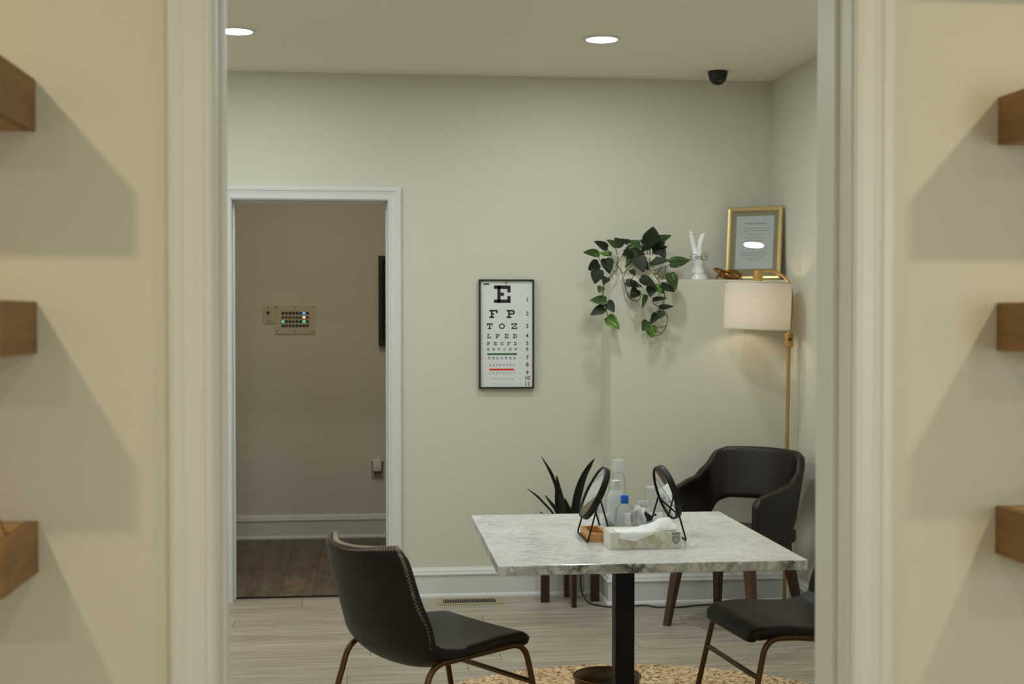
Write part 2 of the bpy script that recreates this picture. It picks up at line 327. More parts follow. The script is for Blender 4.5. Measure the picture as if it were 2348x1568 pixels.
VINES= [[(1.29, 6.85, 1.785), (1.272, 6.8, 1.738), (1.271, 6.77, 1.72), (1.232, 6.75, 1.683), (1.197, 6.74, 1.637), (1.191, 6.73, 1.588), (1.206, 6.73, 1.523), (1.214, 6.72, 1.474)], [(1.272, 6.8, 1.746), (1.288, 6.76, 1.712), (1.296, 6.74, 1.67), (1.309, 6.74, 1.617), (1.325, 6.74, 1.576), (1.35, 6.74, 1.56), (1.373, 6.73, 1.56), (1.386, 6.73, 1.585), (1.393, 6.73, 1.593)], [(1.469, 6.9, 1.847), (1.45, 6.83, 1.752), (1.442, 6.77, 1.712), (1.46, 6.75, 1.687), (1.491, 6.74, 1.638), (1.508, 6.74, 1.597), (1.506, 6.74, 1.556), (1.496, 6.73, 1.523), (1.521, 6.73, 1.474), (1.512, 6.72, 1.43), (1.488, 6.72, 1.393), (1.45, 6.72, 1.381)], [(1.273, 6.84, 1.84), (1.284, 6.85, 1.806), (1.294, 6.86, 1.781)], [(1.324, 6.84, 1.82), (1.301, 6.83, 1.78), (1.275, 6.8, 1.742)], [(1.42, 6.86, 1.796), (1.446, 6.84, 1.756)], [(1.558, 6.83, 1.746), (1.526, 6.82, 1.733), (1.488, 6.82, 1.721), (1.446, 6.78, 1.709)], [(1.531, 6.73, 1.671), (1.514, 6.73, 1.638), (1.504, 6.73, 1.617)], [(1.532, 6.82, 1.735), (1.521, 6.78, 1.705), (1.494, 6.74, 1.663)], [(1.231, 6.84, 1.832), (1.25, 6.85, 1.793), (1.272, 6.83, 1.751)], [(1.187, 6.84, 1.78), (1.203, 6.82, 1.75), (1.243, 6.79, 1.717), (1.256, 6.77, 1.708)], [(1.175, 6.73, 1.698), (1.191, 6.73, 1.661), (1.197, 6.74, 1.637)], [(1.448, 6.73, 1.564), (1.45, 6.73, 1.544), (1.481, 6.73, 1.526)], [(1.456, 6.72, 1.423), (1.488, 6.72, 1.425), (1.512, 6.72, 1.432)], [(1.454, 6.72, 1.407), (1.475, 6.72, 1.399), (1.492, 6.72, 1.397)], [(1.456, 6.9, 1.846), (1.45, 6.9, 1.784)], [(1.482, 6.9, 1.822), (1.48, 6.9, 1.771)], [(1.515, 6.83, 1.735), (1.471, 6.76, 1.692)], [(1.333, 6.82, 1.73), (1.302, 6.75, 1.683)], [(1.358, 6.82, 1.739), (1.298, 6.77, 1.696)], [(1.332, 6.73, 1.568), (1.317, 6.74, 1.597)], [(1.356, 6.75, 1.691), (1.338, 6.74, 1.666), (1.317, 6.74, 1.625)]]
AGAVE= [[(0.997, 6.86, 0.424, 0.0237), (0.977, 6.86, 0.517, 0.0237), (0.973, 6.86, 0.597, 0.0178), (0.949, 6.86, 0.666, 0.0178), (0.924, 6.86, 0.714, 0.0119), (0.894, 6.86, 0.762, 0.0016)], [(1.055, 6.84, 0.426, 0.0395), (1.071, 6.84, 0.518, 0.0435), (1.087, 6.84, 0.59, 0.0435), (1.111, 6.84, 0.658, 0.0336), (1.14, 6.84, 0.71, 0.0237), (1.168, 6.84, 0.751, 0.0016)], [(0.996, 6.8, 0.433, 0.0356), (0.996, 6.8, 0.501, 0.0336), (0.984, 6.8, 0.565, 0.0296), (0.972, 6.8, 0.625, 0.0178), (0.966, 6.8, 0.67, 0.0016)], [(0.975, 6.82, 0.43, 0.0158), (0.943, 6.82, 0.483, 0.0111), (0.907, 6.82, 0.523, 0.0103), (0.867, 6.82, 0.564, 0.0111), (0.815, 6.82, 0.604, 0.0016)], [(0.984, 6.8, 0.433, 0.0198), (0.964, 6.8, 0.493, 0.0178), (0.94, 6.8, 0.526, 0.0142), (0.906, 6.8, 0.57, 0.0016)], [(1.041, 6.88, 0.42, 0.0356), (1.041, 6.88, 0.473, 0.0316), (1.028, 6.88, 0.513, 0.0198), (1.018, 6.88, 0.546, 0.0016)], [(1.09, 6.88, 0.419, 0.0316), (1.106, 6.88, 0.48, 0.0296), (1.126, 6.88, 0.544, 0.0237), (1.146, 6.88, 0.6, 0.0158), (1.165, 6.88, 0.632, 0.0016)], [(0.952, 6.8, 0.434, 0.0119), (0.924, 6.8, 0.454, 0.0087), (0.878, 6.8, 0.487, 0.0012)]]

# ================================================================== STRUCTURE
H = 2.74
XL, XR, YB, YN0, YN1 = -3.0, 2.17, 7.09, 2.6, 2.8     # room: left, right, back wall face, near partition faces
DL, DR, DT = -0.684, 0.115, 2.079                       # doorway in the back wall
OL, OR, OT = -0.28, 0.957, 2.42                         # cased opening in the near partition
YH = 9.08                                               # far wall of the hall
CL, CRX, CB = -2.0, 3.1, -2.4                           # corridor with the camera

m = MB(); m.box(XL-0.12, DL-0.018, YB, YB+0.12, 0, H); m.box(DR+0.018, 2.6, YB, YB+0.12, 0, H); m.box(DL-0.018, DR+0.018, YB, YB+0.12, DT+0.018, H)
struct(m, 'wall_back', WALL, 'pale greige wall behind the marble table')
struct(MB().box(XR, XR+0.12, YN1, YB, 0, H), 'wall_right', WALL, 'pale wall on the right beside the floor lamp')
struct(MB().box(XL-0.12, XL, YN1, YB, 0, H), 'wall_left', WALL)
m = MB(); m.box(XL-0.12, OL-0.02, YN0, YN1, 0, H); m.box(OR+0.02, CRX+0.12, YN0, YN1, 0, H); m.box(OL-0.02, OR+0.02, YN0, YN1, OT+0.02, H)
struct(m, 'wall_near', WALL, 'partition wall with wooden shelves around the cased opening')
struct(MB().box(1.245, XR, 6.8, YB, 0, 1.669, 0.003), 'wall_ledge', WALL, 'half height boxed-out wall with a ledge on top')
struct(MB().box(XL-0.12, XR+0.12, YN1, YB, H, H+0.1), 'ceiling', CEIL, 'pale grey ceiling with recessed lights')
struct(MB().box(CL-0.12, CRX+0.12, CB-0.12, YN0+0.0, H, H+0.1), 'ceiling_corridor', CEIL)
struct(MB().box(CL-0.12, CL, CB, YN0, 0, H), 'wall_corridor_left', WALL)
struct(MB().box(CRX, CRX+0.12, CB, YN0, 0, H), 'wall_corridor_right', WALL)
WX0, WX1, WZ0, WZ1 = 1.9, 2.95, 0.85, 2.15
m = MB(); m.box(CL-0.12, WX0, CB-0.12, CB, 0, H); m.box(WX1, CRX+0.12, CB-0.12, CB, 0, H); m.box(WX0, WX1, CB-0.12, CB, 0, WZ0); m.box(WX0, WX1, CB-0.12, CB, WZ1, H)
struct(m, 'wall_corridor_rear', WALL)
m = MB()
for b_ in ((WX0,WX1,WZ0,WZ0+0.05),(WX0,WX1,WZ1-0.05,WZ1),(WX0,WX0+0.05,WZ0,WZ1),(WX1-0.05,WX1,WZ0,WZ1),((WX0+WX1)/2-0.02,(WX0+WX1)/2+0.02,WZ0,WZ1)): m.box(b_[0],b_[1],CB-0.09,CB-0.03,b_[2],b_[3],0.003)
win = struct(m, 'fill_window', TRIM, 'unseen white framed window added behind the camera for soft daylight fill', origin=(0,0,0))  # unseen window, added to bring soft fill onto the shelf wall
MB().box(WX0+0.03,WX1-0.03,CB-0.064,CB-0.058,WZ0+0.03,WZ1-0.03).build('pane', GLASS, win, origin=(0,0,0))
ld = bpy.data.lights.new('window_fill_light', 'AREA'); ld.shape = 'RECTANGLE'; ld.size = WX1-WX0; ld.size_y = WZ1-WZ0; ld.energy = P_WINFILL; ld.color = C_WINFILL  # added area light, soft fill through the unseen window
lo = bpy.data.objects.new('window_fill_light', ld); COL.objects.link(lo); lo.parent = win; lo.location = ((WX0+WX1)/2, CB-0.13, (WZ0+WZ1)/2); lo.rotation_euler = (R_(90), 0, 0)
struct(MB().box(CL-0.12, CRX+0.12, CB-0.12, YN0, -0.1, 0), 'floor_corridor', FLOORM)
# hall behind the doorway
struct(MB().box(-2.4, 2.6, YH, YH+0.12, 0, H), 'wall_hall', WALL, 'dim hall wall seen through the doorway')
struct(MB().box(-2.4, -2.28, YB+0.12, YH, 0, H), 'wall_hall_left', WALL)
struct(MB().box(2.48, 2.6, YB+0.12, YH, 0, H), 'wall_hall_right', WALL)
struct(MB().box(-2.4, 2.6, YB+0.12, YH, H, H+0.1), 'ceiling_hall', CEIL)

# plank floors
def plank_mesh(L, W, mat, name):
    mb = MB().box(-L/2, L/2, -W/2, W/2, -0.006, 0.0, 0.0)
    bm = bmesh.new(); me = bpy.data.meshes.new(name); me.from_pydata(mb.v, [], mb.f); bm.from_mesh(me)
    bmesh.ops.bevel(bm, geom=[e for e in bm.edges if all(v.co.z > -0.001 for v in e.verts)], offset=0.0014, segments=1, affect='EDGES')
    bm.to_mesh(me); bm.free(); me.materials.append(mat); return me
fl = struct(MB().box(XL, XR, YN0, 7.165, -0.1, -0.004), 'floor', SUBF, 'light grey wood plank floor', origin=(0,0,0))
pm = plank_mesh(1.2, 0.1485, FLOORM, 'plank')
rr = random.Random(11); y = YN0+0.003; row = 0
while y < 7.165:
    w = min(0.15, 7.165-y); x = XL-rr.uniform(0.0, 1.1)
    while x < XR:
        a = max(x, XL+0.001); b = min(x+1.2, XR-0.001)
        if b-a > 0.03:
            o = bpy.data.objects.new('plank', pm); COL.objects.link(o); o.parent = fl
            o.location = ((a+b)/2, y+w/2, 0.0); o.scale = ((b-a-0.0015)/1.2, w/0.15, 1)
        x += 1.2
    y += 0.15; row += 1
fh = struct(MB().box(-2.28, 2.48, 7.19, YH, -0.1, -0.004), 'floor_hall', SUBF, 'dark brown plank floor of the hall', origin=(0,0,0))
pm2 = plank_mesh(1.0, 0.18, DARKFL, 'dark_plank')
pm2.transform(Matrix.Rotation(R_(90), 4, 'Z'))
x = -2.275
while x < 2.45:
    y = 7.192-rr.uniform(0, 0.9)
    while y < YH:
        a = max(y, 7.192); b = min(y+1.0, YH-0.001)
        if b-a > 0.03:
            o = bpy.data.objects.new('plank', pm2); COL.objects.link(o); o.parent = fh
            o.location = (x+0.09, (a+b)/2, 0.0); o.scale = (1, (b-a-0.002)/1.0, 1)
        y += 1.0
    x += 0.1815
struct(MB().box(DL, DR, 7.163, 7.192, -0.02, 0.006, 0.003), 'trim_1', MATTE, 'thin black threshold strip of the doorway')

# casings, jambs, baseboards
CAS = [(0.004,0.0),(0.004,0.008),(0.010,0.013),(0.018,0.014),(0.022,0.011),(0.042,0.012),(0.056,0.015),(0.062,0.019),(0.076,0.020),(0.084,0.017),(0.086,0.0)]
def casing(xl, xr, zt, yw, side, k=1.0):
    P = []
    for (a, b) in CAS:
        a *= k; yy = yw - side*b
        P.append([(xl-a,yy,0.0),(xl-a,yy,zt+a),(xr+a,yy,zt+a),(xr+a,yy,0.0)])
    mb = MB().grid(P)
    n = len(CAS)
    mb.f.append(tuple(4*i for i in range(n))); mb.f.append(tuple(4*i+3 for i in range(n)))
    return mb
def jamb(xl, xr, zt, y0, y1, stop=None):
    mb = MB(); mb.box(xl-0.018, xl, y0, y1, 0, zt); mb.box(xr, xr+0.018, y0, y1, 0, zt); mb.box(xl-0.018, xr+0.018, y0, y1, zt, zt+0.018)
    if stop:
        s0, s1, d = stop
        mb.box(xl, xl+d, s0, s1, 0, zt-d, 0.002); mb.box(xr-d, xr, s0, s1, 0, zt-d, 0.002); mb.box(xl, xr, s0, s1, zt-d, zt, 0.002)
    return mb
struct(jamb(DL, DR, DT, YB, YB+0.12, (YB+0.06, YB+0.095, 0.009)), 'door_1', TRIM, 'white jamb of the doorway to the hall', bevel=0)
struct(casing(DL, DR, DT, YB, 1, 0.84), 'trim_2', TRIM, 'white moulded casing around the hall doorway')
struct(casing(DL, DR, DT, YB+0.12, -1, 0.84), 'trim_3', TRIM)
struct(jamb(OL, OR, OT, YN0, YN1, (2.668, 2.716, 0.010)), 'door_2', TRIM, 'white jamb of the near cased opening')
struct(casing(OL, OR, OT, YN0, 1, 1.02), 'trim_4', TRIM, 'white moulded casing of the near opening, out of focus')
struct(casing(OL, OR, OT, YN1, -1, 1.02), 'trim_5', TRIM)
BB = [(0,0.0),(0.024,0.0),(0.024,0.010),(0.021,0.018),(0.015,0.023),(0.015,0.116),(0.021,0.120),(0.022,0.127),(0.016,0.132),(0.013,0.146),(0.007,0.152),(0.004,0.160),(0,0.160)]
def base(p0, p1, nrm, name, e0=0.0, e1=0.0, label=None):
    p0 = Vector((*p0,0)); p1 = Vector((*p1,0)); n = Vector((*nrm,0)); d = (p1-p0).normalized()
    P = []
    for (b, z) in BB:
        P.append([p0+n*b-d*(b if e0 else 0)+Vector((0,0,z)), p1+n*b+d*(b if e1 else 0)+Vector((0,0,z))])
    mb = MB().grid(P); k = len(BB)
    mb.f.append(tuple(2*i for i in range(k))); mb.f.append(tuple(2*i+1 for i in range(k)))
    return struct(mb, name, TRIM, label)
base((DR+0.073, YB), (1.245, YB), (0,-1), 'baseboard_back', label='tall white moulded baseboard under the eye chart')
base((XL, YB), (DL-0.073, YB), (0,-1), 'baseboard_back_left')
base((1.245, YB), (1.245, 6.8), (-1,0), 'baseboard_ledge_side', 0, 1)
base((1.245, 6.8), (XR, 6.8), (0,-1), 'baseboard_ledge', 1, 0, label='white baseboard along the boxed-out half wall')
base((XR, YN1), (XR, 6.8), (-1,0), 'baseboard_right')
base((XL, YN1), (XL, YB), (1,0), 'baseboard_left')
base((-2.28, YH), (2.48, YH), (0,-1), 'baseboard_hall', label='white baseboard in the dim hall')

# ================================================================== LIGHT FIXTURES
def downlight(x, y, z, power, col, label, group, r=0.072, em=14.0):
    t = thing('recessed_downlight', label, 'ceiling light', (x,y,z), group=group)
    part(MB().lathe([(r+0.016,0.0),(r+0.017,-0.003),(r+0.012,-0.006),(r,-0.006),(r-0.002,-0.002)], (x,y,z), 36, cap=False), 'trim_ring', WHITEP, t, smooth=True)
    gm = glow('downlight_diffuser', col, em)
    part(MB().lathe([(r,-0.004),(r*0.5,-0.0042),(0.001,-0.0044)], (x,y,z), 36), 'diffuser', gm, t, smooth=True)
    ld = bpy.data.lights.new('downlight_beam', 'AREA'); ld.shape = 'DISK'; ld.size = 2*r; ld.energy = power; ld.color = col
    lo = bpy.data.objects.new('downlight_beam', ld); COL.objects.link(lo); lo.parent = t; lo.location = (0,0,-0.010)
    return t
downlight(-0.564, 6.087, H, P_ROOM, C_ROOM, 'round ceiling light near the left trim, above the hall doorway', 'ceiling lights of the back room')
downlight(1.07, 6.087, H, P_ROOM, C_ROOM, 'round ceiling light above the marble table', 'ceiling lights of the back room')
downlight(-2.2, 6.087, H, P_ROOM, C_ROOM, 'unseen round ceiling light added as fill behind the near partition, beside the back wall', 'ceiling lights of the back room')  # added far left column, evens out the light on the back wall
for yy, nm in ((5.05,'second row'), (4.0,'front row')):
    for xx, sd in ((-2.2,'added fill, far left'), (-0.564,'left'), (1.07,'right')):  # far left column is added fill, out of view
        downlight(xx, yy, H, P_ROOM, C_ROOM, 'round ceiling light above the picture edge, %s, %s side' % (nm, sd), 'ceiling lights of the back room')
downlight(-1.317, 1.38, H, P_CORR, C_CORR, 'warm ceiling light over the left wooden shelves', 'ceiling lights of the corridor', r=0.05)
downlight(1.973, 1.38, H, P_CORR, C_CORR, 'warm ceiling light over the right wooden shelves', 'ceiling lights of the corridor', r=0.05)
for xx, nm in ((-1.317,'left'),(0.33,'middle'),(1.973,'right')):  # unseen lights added to raise the corridor's ambient level
    downlight(xx, -0.9, H, P_BACKFILL, C_BACKFILL, 'unseen ceiling light added as fill behind the camera, %s one of three' % nm, 'ceiling lights of the corridor')
downlight(-0.3, 7.62, H, P_HALL, C_HALL, 'dim ceiling light of the hall beyond the doorway', 'ceiling lights of the hall', em=4)

# ================================================================== FLOATING SHELVES (near partition)
def shelf(x0, x1, ztop, label):
    t = thing('floating_shelf', label, 'shelf', ((x0+x1)/2, 2.475, ztop-0.096), group='thick wooden floating shelves')
    y0, y1, z0 = 2.35, 2.599, ztop-0.096
    part(MB().box(x0+0.0205, x1-0.0205, y0+0.0205, y1, ztop-0.02, ztop, 0.0008), 'top_board', OAK, t)
    part(MB().box(x0+0.0205, x1-0.0205, y0+0.0205, y1, z0, z0+0.02, 0.0008), 'bottom_board', OAK, t)
    part(MB().box(x0+0.0205, x1-0.0205, y0, y0+0.02, z0, ztop, 0.0008), 'front_board', OAK, t)
    part(MB().box(x0, x0+0.02, y0, y1, z0, ztop, 0.0012), 'end_board', OAKEND, t)
    part(MB().box(x1-0.02, x1, y0, y1, z0, ztop, 0.0012), 'end_board', OAKEND, t)
    return t
for i, zt in enumerate((2.33, 1.919, 1.507, 1.098)):
    nm = ('topmost, above the picture edge', 'upper, seen from below', 'middle, at eye level', 'lower, its top surface showing')[i]
    shelf(-1.8, -0.608, zt, 'thick oak floating shelf left of the opening, %s' % nm)
    shelf(1.262, 2.75, zt, 'thick oak floating shelf right of the opening, %s' % nm)

def eyeglasses(loc, rz, mat, label, lensm=None):
    t = thing('eyeglasses', label, 'eyeglasses', loc, rz, 'eyeglasses on the oak shelves', absolute=False)
    for s in (-1, 1):
        c = Vector((s*0.034, 0, 0.022))
        ring = [c+Vector((0.026*math.cos(a)*(1+0.08*math.cos(2*a)), 0, 0.021*math.sin(a))) for a in [2*math.pi*k/24 for k in range(25)]]
        part(MB().tube(ring, 0.0022, 6, cap=False), 'rim', mat, t, smooth='all')
        disc = MB(); disc.add([c]+ring[:24], [(0, i+1, (i+1)%24+1) for i in range(24)])
        part(disc, 'lens', lensm or GLASS, t)
        part(MB().tube(catmull([(s*0.061,0,0.028),(s*0.068,0.006,0.028),(s*0.069,0.09,0.026),(s*0.067,0.125,0.014),(s*0.065,0.14,0.004)]), 0.0022, 6), 'temple', mat, t, smooth='all')
    part(MB().tube(catmull([(-0.009,0,0.024),(0,-0.001,0.030),(0.009,0,0.024)]), 0.002, 6), 'bridge', mat, t, smooth='all')
    return t
TORT = plain('tortoise_acetate', lin(120,74,30), 0.3, var=0.4, vscale=90)
eyeglasses((-0.757, 2.50, 1.098), R_(215), TORT, 'brown eyeglasses on the lower left oak shelf')
eyeglasses((-0.785, 2.50, 1.507), R_(215), TORT, 'brown eyeglasses on the middle left oak shelf, at the picture edge')
eyeglasses((1.395, 2.50, 1.098), R_(150), BLACKP, 'black sunglasses on the lower right oak shelf', clear('dark_lens', (0.1,0.1,0.1), 0, 1.5))

# ================================================================== MARBLE TABLE
t = thing('marble_table', 'square marble-topped pedestal table with a black post', 'table', (0.85, 4.43, 0))
part(MB().box(0.384, 1.317, 3.92, 4.94, 0.720, 0.750, 0.004), 'table_top', MARBLE, t)
tt0 = t.children[0]; tt0.data.materials.append(MARBLE_EDGE)
for pl in tt0.data.polygons: pl.material_index = 1 if abs(pl.normal.z) < 0.3 else 0
part(MB().box(0.821, 0.886, 4.398, 4.463, 0.014, 0.716, 0.003), 'post', BLACKM, t)
part(MB().box(0.60, 1.10, 4.18, 4.68, 0.7135, 0.7198, 0.002), 'mounting_plate', BLACKM, t)
part(MB().lathe([(0.001,0.0105),(0.20,0.0105),(0.205,0.013),(0.20,0.017),(0.05,0.022),(0.03,0.03)], (0.853,4.43,0), 40), 'base_plate', BLACKM, t, smooth=True)

# round jute rug
def rug(cx, cy, R):
    t = thing('jute_rug', 'round braided natural jute rug under the table', 'rug', (cx, cy, 0))
    part(MB().lathe([(0.001,0.0005),(R-0.004,0.0005),(R,0.003),(R-0.004,0.005),(0.001,0.005)], (cx,cy,0), 96), 'backing', plain('jute_base', lin(150,116,76), 0.9), t)
    jm, tt, b = new_mat('jute'); b.inputs['Roughness'].default_value = 0.85
    tc = tt.nodes.new('ShaderNodeTexCoord'); n = tt.nodes.new('ShaderNodeTexNoise'); n.inputs['Scale'].default_value = 45; n.inputs['Detail'].default_value = 3
    tt.links.new(tc.outputs['Object'], n.inputs['Vector'])
    cr = tt.nodes.new('ShaderNodeValToRGB'); e = cr.color_ramp.elements
    e[0].position = 0.30; e[0].color = lin(104,78,50); e[1].position = 0.72; e[1].color = lin(226,202,164)
    k = cr.color_ramp.elements.new(0.47); k.color = lin(194,164,124)
    tt.links.new(n.outputs['Fac'], cr.inputs['Fac']); tt.links.new(cr.outputs[0], b.inputs['Base Color'])
    mb = MB(); rg = random.Random(3); r = 0.02; side = 1
    while r < R-0.004:
        n_ = max(6, int(2*math.pi*r/0.027)); off = rg.random()
        for i in range(n_):
            a = 2*math.pi*(i+off)/n_+rg.uniform(-0.01,0.01)/max(r,0.05)
            c = Vector((cx+r*math.cos(a), cy+r*math.sin(a), 0.0045+rg.uniform(-0.001,0.001)))
            d = a+math.pi/2+side*R_(32)+rg.uniform(-0.15,0.15)
            u = Vector((math.cos(d), math.sin(d), 0)); w = Vector((-u.y, u.x, 0)); L = 0.0175; W = 0.0068; h = 0.0050
            mb.add([c-u*L, c+u*L, c-w*W, c+w*W, c+Vector((0,0,h))-u*L*0.45, c+Vector((0,0,h))+u*L*0.45],
                   [(0,2,4),(0,4,3),(2,5,4),(3,4,5),(2,1,5),(3,5,1)])
        r += 0.0118; side = -side
    o = part(mb, 'braid', jm, t, smooth='all'); o['kind'] = 'stuff'
    return t
rug(0.98, 4.63, 1.0)

# wide bronze bowl behind the post
t = thing('metal_bowl', 'wide dark bronze metal bowl on the rug behind the table post', 'bowl', (0.853, 4.73, 0.0105))
part(MB().lathe([(0.001,0.0),(0.07,0.0),(0.088,0.012),(0.105,0.08),(0.114,0.15),(0.118,0.185),(0.121,0.187),(0.1205,0.190),(0.114,0.187),(0.109,0.15),(0.099,0.08),(0.082,0.018),(0.001,0.012)], (0.853,4.73,0.0105), 40), 'bowl_body', plain('aged_bronze', lin(112,92,66), 0.45, 0.7, var=0.3, vscale=18), t, smooth=True, angle=60)
part(MB().lathe([(0.1195,0.186),(0.1225,0.188),(0.1225,0.192),(0.1195,0.1935),(0.1165,0.191),(0.1165,0.188)], (0.853,4.73,0.0105), 40, cap=False), 'rim', BRONZE, t, smooth='all')

# ================================================================== STITCHED LEATHER CHAIRS
PROF = [(0.222,0.440,0.176),(0.217,0.462,0.196),(0.190,0.476,0.208),(0.11,0.474,0.218),(0.02,0.462,0.222),(-0.07,0.454,0.223),(-0.140,0.456,0.224),(-0.192,0.480,0.225),(-0.224,0.528,0.225),(-0.254,0.602,0.222),(-0.282,0.677,0.217),(-0.304,0.738,0.211),(-0.315,0.769,0.204),(-0.319,0.781,0.192),(-0.321,0.787,0.168)]
NPR = len(PROF)-1
def shell_point(u, v):   # u in -1..1 across, v index along the profile
    v = min(max(v, 0.0), NPR); i = min(int(v), NPR-1); f = v-i
    a, b = PROF[i], PROF[i+1]; y = a[0]+(b[0]-a[0])*f; z = a[1]+(b[1]-a[1])*f; w = a[2]+(b[2]-a[2])*f
    s = v/NPR
    fw = interp([(0,0),(0.42,0.0),(0.60,0.050),(0.85,0.062),(1,0.062)], s)    # wings of the back come forward
    up = interp([(0,0.0),(0.12,0.003),(0.3,0.016),(0.46,0.030),(0.58,0.018),(0.70,0.0),(0.90,0.0),(1,0.010)], s)
    return Vector((u*w, y+fw*abs(u)**2.2, z+up*abs(u)**2.2))
def shell_normal(u, v):  # towards the sitter
    du = shell_point(min(u+0.02,1), v)-shell_point(max(u-0.02,-1), v); dv = shell_point(u, v+0.12)-shell_point(u, v-0.12)
    return dv.cross(du).normalized()*(1 if True else -1)
def stitched_chair(name, label, loc, rz, thr):
    t = thing(name, label, 'chair', loc, rz, 'leather side chairs at the marble table', absolute=False)
    NU, NV, TH = 15, 44, 0.026
    def sheet(off, shrink, pad=0.0):
        G = []
        for j in range(NV):
            s = j/(NV-1); k = pad*interp([(0,0.2),(0.2,0.8),(0.38,1.0),(0.55,0.7),(0.72,0.1),(1,0.0)], s)
            G.append([shell_point((-1+2*i/(NU-1))*shrink, NPR*s)+shell_normal((-1+2*i/(NU-1)), NPR*s)*(off+k*(1-abs(-1+2*i/(NU-1))**3)+(pad*0.6*interp([(0,0.5),(0.1,1.0),(0.4,1.0),(0.55,0.3),(0.7,0.0),(1,0.0)], s))) for i in range(NU)])
        return G
    sgn = 1 if shell_normal(0, 5).z > 0 else -1
    A = sheet(sgn*TH/2, 0.985); B = sheet(-sgn*TH/2, 0.985, -sgn*0.024)
    mid = sheet(0.0, 1.0)
    mb = MB(); n1 = NU*NV
    vs = [p for q in A for p in q]+[p for q in B for p in q]
    ring = [(0,i) for i in range(NU)]+[(j,NU-1) for j in range(1,NV)]+[(NV-1,i) for i in range(NU-2,-1,-1)]+[(j,0) for j in range(NV-2,0,-1)]
    fs = []
    for j in range(NV-1):
        for i in range(NU-1):
            a_ = j*NU+i; fs.append((a_, a_+1, a_+NU+1, a_+NU)); fs.append((n1+a_, n1+a_+NU, n1+a_+NU+1, n1+a_+1))
    base_i = len(vs)
    for (j, i) in ring:
        c = mid[j][i]; inn = (mid[min(max(j,1),NV-2)][min(max(i,1),NU-2)]-c)
        inn = inn.normalized() if inn.length > 0 else Vector((0,0,0)); vs.append(c-inn*0.006)
    m_ = len(ring)
    for k in range(m_):
        (j0,i0),(j1,i1) = ring[k], ring[(k+1)%m_]
        fs.append((j0*NU+i0, j1*NU+i1, base_i+(k+1)%m_, base_i+k)); fs.append((n1+j0*NU+i0, base_i+k, base_i+(k+1)%m_, n1+j1*NU+i1))
    o = part(mb.add(vs, fs), 'seat_shell', LEATHER, t, smooth='all')
    sb = o.modifiers.new('b', 'SUBSURF'); sb.levels = 1; sb.render_levels = 2
    # zigzag stitching over the edge of the shell, on its outer face
    def outer(u, v): return shell_point(u, v)-shell_normal(u, v)*sgn*(TH/2+0.0006)
    path = []
    for k in range(160): path.append(('s', -1, NPR*(0.06+0.92*k/159)))
    for k in range(1, 50): path.append(('t', -0.97+1.94*k/50, NPR))
    for k in range(160): path.append(('s', 1, NPR*(0.98-0.92*k/159)))
    pts = [shell_point(q[1], q[2]) for q in path]
    st = MB(); tp = MB(); prev = None; acc = 0.0; k = 0; prev_top = False
    for i_ in range(len(path)-1):
        seg = (pts[i_+1]-pts[i_]).length; n_ = max(1, round(seg/0.0042))
        for s_ in range(n_):
            f = s_/n_; kd, u0, v0 = path[i_]; kd1, u1, v1 = path[i_+1]
            if kd != kd1 and i_ > 0: f = 0
            u = u0+(u1-u0)*f; v = v0+(v1-v0)*f; dl = 0.003 if k%2 == 0 else 0.013; k += 1
            if kd == 's': q = outer(u*(1-dl/0.22), v)
            else: q = outer(u, NPR-dl/0.013*0.9)
            top = (kd == 't')
            if prev is not None and (q-prev).length < 0.03: st.tube([prev, q], 0.0009, 4)
            prev = q
    for i_ in range(70):
        u = -0.98+1.96*i_/69; c = shell_point(u, NPR)+Vector((0,0,0.0068)); tp.tube([c+Vector((0,-0.009,-0.004)), c+Vector((0.001,0,0.0)), c+Vector((0,0.009,-0.004))], 0.0011, 4)
    o2 = part(st, 'stitching', thr, t); o2['label'] = 'pale zigzag stitching along the leather edge'
    part(tp, 'top_edge_stitching', THREAD, t)
    # seam across the lower back
    seam = [outer(-0.97+1.94*i/30, NPR*0.47) for i in range(31)]
    part(MB().tube(seam, 0.0010, 5), 'seam', plain('seam_thread', lin(60,48,40), 0.7), t, smooth='all')
    for s in (-1, 1):
        pts = fillet([(s*0.236,0.285,0.006),(s*0.214,0.185,0.460),(s*0.214,-0.175,0.447),(s*0.240,-0.305,0.006)], 0.055, 6)
        fr = part(MB().tube(pts, 0.0095, 10), 'side_frame', BRONZE, t, smooth=True)
        for yy, xx in ((0.285,0.236), (-0.305,0.240)):
            part(MB().lathe([(0.011,0.0),(0.011,0.010),(0.0105,0.012)], (s*xx, yy, 0), 12), 'foot_cap', BLACKP, fr, smooth=True)
    part(MB().tube([(-0.218,0.211,0.335),(0.218,0.211,0.335)], 0.0085, 10), 'stretcher', BRONZE, t, smooth=True)
    part(MB().tube([(-0.230,-0.255,0.17),(0.230,-0.255,0.17)], 0.0085, 10), 'stretcher', BRONZE, t, smooth=True)
    part(MB().box(-0.212,0.212,0.03,0.06,0.444,0.452,0.002).box(-0.212,0.212,-0.12,-0.09,0.440,0.447,0.002), 'seat_bracket', BRONZE, t)
    return t
stitched_chair('leather_side_chair', 'black leather side chair seen from behind, nearest the hall doorway', (0.214,4.213,0.0108), math.atan2(0.557,0.83)-math.pi/2, THREAD2)
stitched_chair('leather_side_chair', 'black leather side chair tucked against the right side of the table', (1.405,4.345,0.0108), math.atan2(-0.12,-0.992)-math.pi/2, THREAD2)

